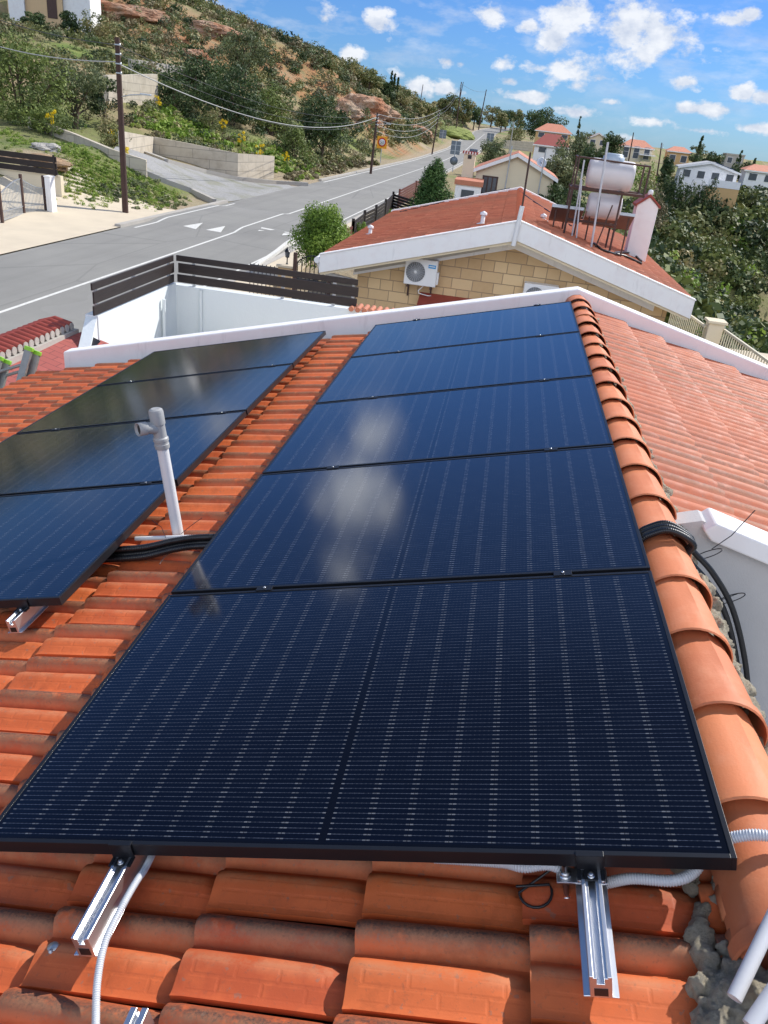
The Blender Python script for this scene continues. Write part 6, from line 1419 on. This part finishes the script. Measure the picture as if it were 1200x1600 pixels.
# ------------------------------------------------------------------ road signs, car, street furniture
def sign_post(px, pyb, pyt, D, name, lab, cat, build, group=None):
    b_ = Vector(atd(px, pyb, D)); tz = atd(px+(pyb-pyt)*.1, pyt, D); hh = tz[2]-b_.z; t = thing(name, lab, cat, b_, 0, group); m = MB(); m.tube([(0, 0, -.3), (0, 0, hh)], .045, 8); m.build('post', 'galvanised', t); build(t, hh); return t
def speed(t, hh):
    m = MB(); m.bb(-.62, .62, -.05, -.03, hh-1.36, hh); m.build('board', 'sign_yellow', t, bevel=.02); R0 = Matrix.Rotation(math.pi/2, 3, 'X')
    m = MB(); m.lathe([(.0, .004), (.50, .004), (.50, 0), (0, 0)], 28, (0, -.051, hh-.66), R0); m.build('ring', 'sign_red', t); m = MB(); m.lathe([(.0, .004), (.36, .004), (.36, 0), (0, 0)], 28, (0, -.056, hh-.66), R0); m.build('disc', 'sign_white', t)
    text(t, '50', .46, (0, -.0625, hh-.82), 'ink', 'digits')
def text(parent, s, size, loc, mat, name):
    cu = bpy.data.curves.new(name, 'FONT'); cu.body = s; cu.size = size; cu.align_x = 'CENTER'; cu.extrude = .003; o = bpy.data.objects.new(name, cu); scene.collection.objects.link(o); dg = bpy.context.evaluated_depsgraph_get(); me = bpy.data.meshes.new_from_object(o.evaluated_get(dg)); bpy.data.objects.remove(o)
    me.name = name; me.materials.clear(); me.materials.append(MATS[mat]); q = link(bpy.data.objects.new(name, me), parent); q.location = loc; q.rotation_euler = (math.pi/2, 0, 0); return q
sign_post(594.5, 250, 213, 105, 'speed_sign', 'yellow board with a red ringed white speed limit disc beside the second pole', 'road sign', speed)
def backsign(w, h, dz=0, disc=False):
    def f(t, hh):
        m = MB(); m.bb(-w/2, w/2, -.06, -.03, hh-h, hh); m.build('board', 'sign_grey', t, bevel=.01); m = MB()
        for k in range(2): m.bb(-w/2, w/2, -.075, -.061, hh-h*.3-k*h*.4-.04, hh-h*.3-k*h*.4)
        m.bb(-.04, .04, -.08, -.076, hh-h, hh); m.build('rail', 'galvanised', t)
        if disc: m = MB(); m.lathe([(0, .02), (.42, .02), (.42, 0), (0, 0)], 20, (0, -.05, hh-h-.6), Matrix.Rotation(math.pi/2, 3, 'X')); m.build('disc', 'sign_grey', t)
    return f
g = 'road signs seen from behind'
sign_post(707.5, 264, 220, 90, 'road_sign', 'grey back of a rectangular road sign with a round sign under it', 'road sign', backsign(1.0, 1.3, 0, True), g)
sign_post(763, 236, 208, 165, 'road_sign', 'dark back of a square road sign beyond the car', 'road sign', backsign(1.35, 1.5), g)
sign_post(690.5, 222, 203, 190, 'road_sign', 'blue grey rectangular sign on the left of the upper road', 'road sign', backsign(1.5, 1.7), g)
cc = Vector(atd(739, 243.5, 128)); cz_ = float(road_z(cc.y)); cc = Vector((RC+1.9, cc.y, cz_)); q = on(739, 244, (0, 0, cz_), (0, 0, 1)); cc = Vector((q[0], q[1], cz_)); print('car', cc)
t = thing('parked_car', 'small dark blue car on the road beyond the beige house chimney', 'car', cc, R_(0))
def carbody():
    m = MB(); prof = [(-2.0, .35), (-2.05, .75), (-1.9, .95), (-1.2, 1.0), (-.6, 1.42), (.7, 1.45), (1.4, 1.02), (2.0, .92), (2.1, .6), (2.05, .35)]
    m.prism([(-.85, y, z) for y, z in prof], (1.7, 0, 0)); return m
carbody().build('body', 'car_paint', t, bevel=.09)
m = MB(); m.prism([(-.75, -1.24, 1.02), (-.75, -.66, 1.40), (-.70, -.66, 1.43), (-.7, -1.26, 1.05)], (1.45, 0, 0)); m.build('windscreen', 'glass_dark', t)
for s in (-1, 1): m = MB(); m.bb(s*.845, s*.862, -.95, 1.1, 1.0, 1.34); m.build('side_window', 'glass_dark', t)
for sx in (-.8, .8):
    for sy in (-1.3, 1.3):
        w_ = MB(); w_.lathe([(0, -.1), (.30, -.1), (.33, -.06), (.33, .06), (.30, .1), (0, .1)], 18, (sx, sy, .33), Matrix.Rotation(math.pi/2, 3, 'Y')); w_.build('wheel', 'rubber', t)
for sx in (-.6, .6): m = MB(); m.bb(sx-.18, sx+.18, -2.07, -2.03, .68, .82); m.build('headlight', 'sign_white', t)
# dark board fence along the pavement, with its posts
def bfence(pts, z0, hgt, lab, mat='dark_wood', post='dark_wood', gap=.03, name='board_fence', pw=.12, group='fences along the pavement'):
    P_ = [Vector(atz(x, y, z0)) for x, y in pts]; t = thing(name, lab, 'fence', P_[0], 0, group)
    for a, b in zip(P_[:-1], P_[1:]):
        m = MB(); k = 0; z = .12
        while z < hgt: m.bar(a-P_[0]+Vector((0, 0, z)), b-P_[0]+Vector((0, 0, z)), .03, .14); z += .14+gap
        m.build('board_panel', mat, t)
    for a in P_: m = MB(); q = a-P_[0]; m.bb(q.x-pw/2, q.x+pw/2, q.y-pw/2, q.y+pw/2, -.2, hgt+.12); m.build('post', post, t)
    return t
ph = -3.95
bfence([(549, 385), (567, 368), (585, 357), (600, 345), (612, 330)], ph, 1.05, 'near black board fence beside the light green street tree')
bfence([(612, 330), (648, 343)], ph, 1.0, 'dark board fence turning away behind the red roof edge')
bfence([(622, 323), (648, 306), (662, 300)], ph, 1.0, 'rusty red fence farther along the pavement, left of the conifer', 'red_wood', 'red_wood')
bfence([(536, 392), (549, 385)], ph, .95, 'short rusty red fence panel left of the near black fence', 'red_wood', 'red_wood')
# gate pier with lantern and ornate gate
q = Vector(atz(446, 468, -4.1)); t = thing('gate_pier', 'low stone pier carrying a black lantern beyond the long slat screen', 'pier', q); m = MB(); m.bb(-.22, .22, -.22, .22, 0, 1.0); m.build('shaft', 'stone_blocks', t, bevel=.01); m = MB(); m.bb(-.27, .27, -.27, .27, 1.0, 1.07); m.build('cap', 'pale_concrete', t, bevel=.01)
t = thing('lantern', 'black garden lantern on the low stone pier', 'lantern', q+Vector((0, 0, 1.07))); t.scale = (.62, .62, .62); m = MB(); m.tube([(0, 0, 0), (0, 0, .32)], .03, 8); m.lathe([(.08, 0), (.05, .03), (.03, .08)], 8); m.lathe([(.04, .30), (.10, .34), (.12, .36)], 6); m.lathe([(.17, .60), (.10, .70), (.03, .78), (0, .84)], 6); m.build('frame', 'black_metal', t); m = MB(); m.lathe([(.10, .355), (.135, .60)], 6); m.build('glass', 'glass_dark', t)
q = Vector(atz(462, 474, -4.1)); t = thing('garden_gate', 'black ornate pedestrian gate beside the lantern pier', 'gate', q)
m = MB()
for k in range(8): x = k*.13; hh = 1.25+.22*math.sin(math.pi*k/7); m.bb(x-.012, x+.012, -.012, .012, .08, hh)
m.bar((0, 0, .12), (.91, 0, .12), .03, .03); m.bar((0, 0, .75), (.91, 0, .75), .03, .03)
for k in range(7): m.bar((k*.13, 0, 1.25+.22*math.sin(math.pi*k/7)), ((k+1)*.13, 0, 1.25+.22*math.sin(math.pi*(k+1)/7)), .03, .03)
m.build('leaf', 'black_metal', t)
for x in (-.08, 1.0): m = MB(); m.bb(x-.05, x+.05, -.05, .05, 0, 1.5); m.build('post', 'rust_metal', t)
q = Vector(atz(438, 466, -4.1)); t = thing('iron_fence', 'short black railing left of the lantern pier', 'fence', q-Vector((1.0, 0, 0))); m = MB()
for k in range(9): m.bb(k*.13-.01, k*.13+.01, -.01, .01, 0, .95)
m.bar((0, 0, .1), (1.04, 0, .1), .03, .03); m.bar((0, 0, .9), (1.04, 0, .9), .03, .03); m.build('bars', 'black_metal', t)

# ------------------------------------------------------------------ villas
def villa(px0, px1, pye, pyr, pyb, D, depth, lab, wall='cream_paint', roof='terracotta_far', gable=True, wins=3, ov=.35, rz=0, name='villa', storeys=1):
    """px0..px1 front width in px, pye eave row, pyr ridge row, pyb base row, D distance"""
    c = Vector(atd((px0+px1)/2, pye, D)); w = (px1-px0)/F_PX*float((np.array(c)-CAM) @ AX_F); zr_ = atd((px0+px1)/2, pyr, D)[2]; zb = atd((px0+px1)/2, pyb, D)[2]; he = c.z-zb; hr = max(.5, zr_-c.z)
    az = math.atan2(c.x-CAM[0], c.y-CAM[1]); t = thing(name, lab, 'house', (c.x, c.y, zb), -az*.6+rz)
    m = MB(); m.prism([(-w/2, 0, -3), (w/2, 0, -3), (w/2, 0, he), (-w/2, 0, he)], (0, depth, 0))
    if gable: m.prism([(-w/2, .0, he), (w/2, 0, he), (0, 0, he+hr-.08)], (0, depth, 0))
    m.build('wall', wall, t); o = w/2+ov; kz = hr/(w/2)
    if gable:
        m = MB()
        for s in (-1, 1): m.prism([(0, -ov, he+hr), (s*o, -ov, he-ov*kz), (s*o, -ov, he-ov*kz-.16), (0, -ov, he+hr-.16)], (0, depth+2*ov, 0))
        m.build('roof', roof, t); m = MB()
        for s in (-1, 1): m.prism([(0, -ov-.03, he+hr-.02), (s*o, -ov-.03, he-ov*kz-.02), (s*o, -ov-.03, he-ov*kz-.26), (0, -ov-.03, he+hr-.26)], (0, .08, 0))
        m.build('fascia', 'white_paint', t)
    elif gable is None:
        m = MB(); m.bb(-w/2-.1, w/2+.1, -.1, depth+.1, he, he+.3); m.build('roof', roof, t)
    else:   # hipped or side ridge
        m = MB(); a = [(-o, -ov, he), (o, -ov, he), (o, depth+ov, he), (-o, depth+ov, he), (-w*.22, depth/2, he+hr), (w*.22, depth/2, he+hr)]
        m.add(a, [(0, 1, 5, 4), (1, 2, 5), (2, 3, 4, 5), (3, 0, 4), (3, 2, 1, 0)]); m.build('roof', roof, t)
        m = MB(); m.bb(-o, o, -ov-.02, -ov+.04, he-.2, he-.005); m.build('fascia', 'white_paint', t)
    for s_ in range(storeys):
        for k in range(wins):
            x = -w/2+(k+.5)*w/wins; z = he*.35 if storeys == 1 else he*(.12+.48*s_); wh = min(1.2, he*.45); ww = min(1.3, w/wins*.5)
            m = MB(); m.bb(x-ww/2-.06, x+ww/2+.06, -.05, -.005, z-.06, z+wh+.06); f = m.build('window', 'white_paint', t); m = MB(); m.bb(x-ww/2, x+ww/2, -.07, -.051, z, z+wh); m.build('pane', 'glass_dark', f)
    return t, w, he, hr
villa(838, 892, 206, 193, 222, 200, 10, 'orange roofed villa up the slope, the highest one left of the cypress', gable=False, wall='ochre_paint')
villa(836, 888, 228, 209, 246, 150, 8, 'low villa with a red hipped roof and blue roof panels', gable=False, roof='red_paint', wall='white_paint', wins=2)
villa(920, 950, 216, 207, 232, 190, 9, 'small cream villa with an orange roof behind the water tanks', wins=2)
t, w, he, hr = villa(972, 1020, 230, 218, 250, 185, 10, 'two storey white villa with an orange roof and an arched porch', wall='cream_paint', gable=False, storeys=2, wins=3)
m = MB(); m.bb(w*.1, w*.6, -1.8, -.1, he*.42, he*.5); m.build('balcony', 'white_paint', t)
villa(1045, 1079, 237, 229, 262, 185, 9, 'ochre villa with an orange hipped roof behind the rounded dark tree', wall='ochre_paint', gable=False, wins=2)
villa(1136, 1163, 243, 237, 262, 200, 9, 'grey concrete house shell on the ridge', wall='concrete', roof='concrete', gable=None, wins=2)
villa(1168, 1215, 268, 258, 292, 150, 9, 'villa with an orange roof cut by the right edge', wall='white_paint', gable=False, wins=2)
t, w, he, hr = villa(1066, 1152, 264, 252, 289, 118, 8, 'long white villa with blue panels on its grey roof above the valley', wall='white_paint', gable=True, roof='grey_roof', wins=4)
m = MB(); 
for k in range(4): m.bb(w*.05+k*w*.1, w*.05+k*w*.1+w*.08, 0, 0, 0, 0)
m = MB(); kz = hr/(w/2); m.prism([(w*.08, .6, he+hr-w*.08*kz+.05), (w*.42, .6, he+hr-w*.42*kz+.05), (w*.42, .6, he+hr-w*.42*kz+.11), (w*.08, .6, he+hr-w*.08*kz+.11)], (0, 4.5, 0)); m.build('roof_panels', 'window_blue', t)
m = MB(); m.bb(0, w*.55, -2.6, -.05, -.1, .05); m.bb(0, w*.55, -2.6, -2.5, .05, .75); m.build('balcony', 'white_paint', t)
m = MB(); m.bb(.1, w*.55, -2.55, .0, -3.2, -.1); m.build('lower_wall', 'ochre_paint', t)
# beige gabled house with the striped chimney
t, w, he, hr = villa(745, 866, 268, 238, 335, 60, 9, 'beige gabled house behind the red roof, with a red and white striped chimney cap', wall='cream_paint', wins=0, ov=.3)
m = MB(); m.bb(-w/2-1.0, -w/2-.2, -.35, .45, -1, he+.75); cst = m.build('chimney', 'cream_paint', t)
m = MB()
for k in range(6): m.bb(-w/2-1.12+k*.19, -w/2-1.02+k*.19, -.45, .55, he+.77, he+.93)
m.build('cap_tiles', 'red_paint', cst)
m = MB(); m.bb(-w/2-1.08, -w/2-.12, -.42, .52, he+.75, he+.87); m.build('cap', 'white_paint', cst)
m = MB(); m.bb(-w/2-.72, -w/2-.46, -.38, -.351, he+.47, he+.70); m.build('flue_opening', 'ink', cst)
wx = -w/2+.5; m = MB(); m.bb(wx, wx+1.1, -.05, -.005, he*.38, he*.38+1.25); wf = m.build('window', 'rust_metal', t); m = MB()
for k in range(3): m.bb(wx+.1+k*.33, wx+.34+k*.33, -.07, -.051, he*.38+.1, he*.38+1.15)
m.build('pane', 'glass_dark', wf)
for x0 in (-.1*w, .33*w): m = MB(); m.tube([(x0, -.38, .2), (x0+.02, -.38, he+1.6)], .045, 8); m.build('flue_pipe', 'galvanised', t)
q = Vector(atd(846, 255, 61)); sd = thing('satellite_dish', 'grey satellite dish on the ridge of the beige house', 'satellite dish', q-Vector((0, 0, .3))); m = MB(); m.lathe([(0, -.1), (.2, -.07), (.38, .0), (.36, .01), (0, -.08)], 20, (0, 0, .35), Matrix.Rotation(R_(60), 3, 'X') @ Matrix.Rotation(R_(20), 3, 'Y')); m.build('dish', 'galvanised', sd); m = MB(); m.tube([(0, .05, -.3), (0, .05, .35)], .025, 6); m.build('mast', 'rust_metal', sd)
villa(712, 752, 290, 283, 325, 56, 4, 'low white outbuilding with brown fence boards left of the beige house', wall='white_paint', gable=None, wins=1, name='outbuilding')
# beige building at the top left
t, w, he, hr = villa(10, 92, -34, -48, 26, 125, 10, 'large ochre and white building cut by the top left edge of the picture', wall='peach_paint', roof='pale_concrete', gable=None, wins=0, name='apartment_building')
m = MB(); m.bb(w*.22, w*.40, -.06, -.005, .1, 2.3); m.build('door', 'rust_metal', t); m = MB(); m.bb(w/2+.01, w/2+3.3, .6, 9.5, -3, he+.2); m.build('wing', 'white_paint', t); m = MB(); m.bb(-w*.5+.2, -w*.18, -.5, -.01, -1.0, he*.95); m.build('bay', 'white_paint', t)
q = hit(800, 232) if False else atd(818, 232, 140); seg_wall('retaining_wall', 'grey retaining wall across the slope below the red hipped roof', [(788,219),(838,222)], [(788,232),(838,238)], [150,146], .4, 'block_concrete')
seg_wall('garden_wall', 'pale garden wall below the white villa, right of the hedge', [(1118,297),(1160,300)], [(1118,308),(1160,312)], [112,112], .3, 'concrete')
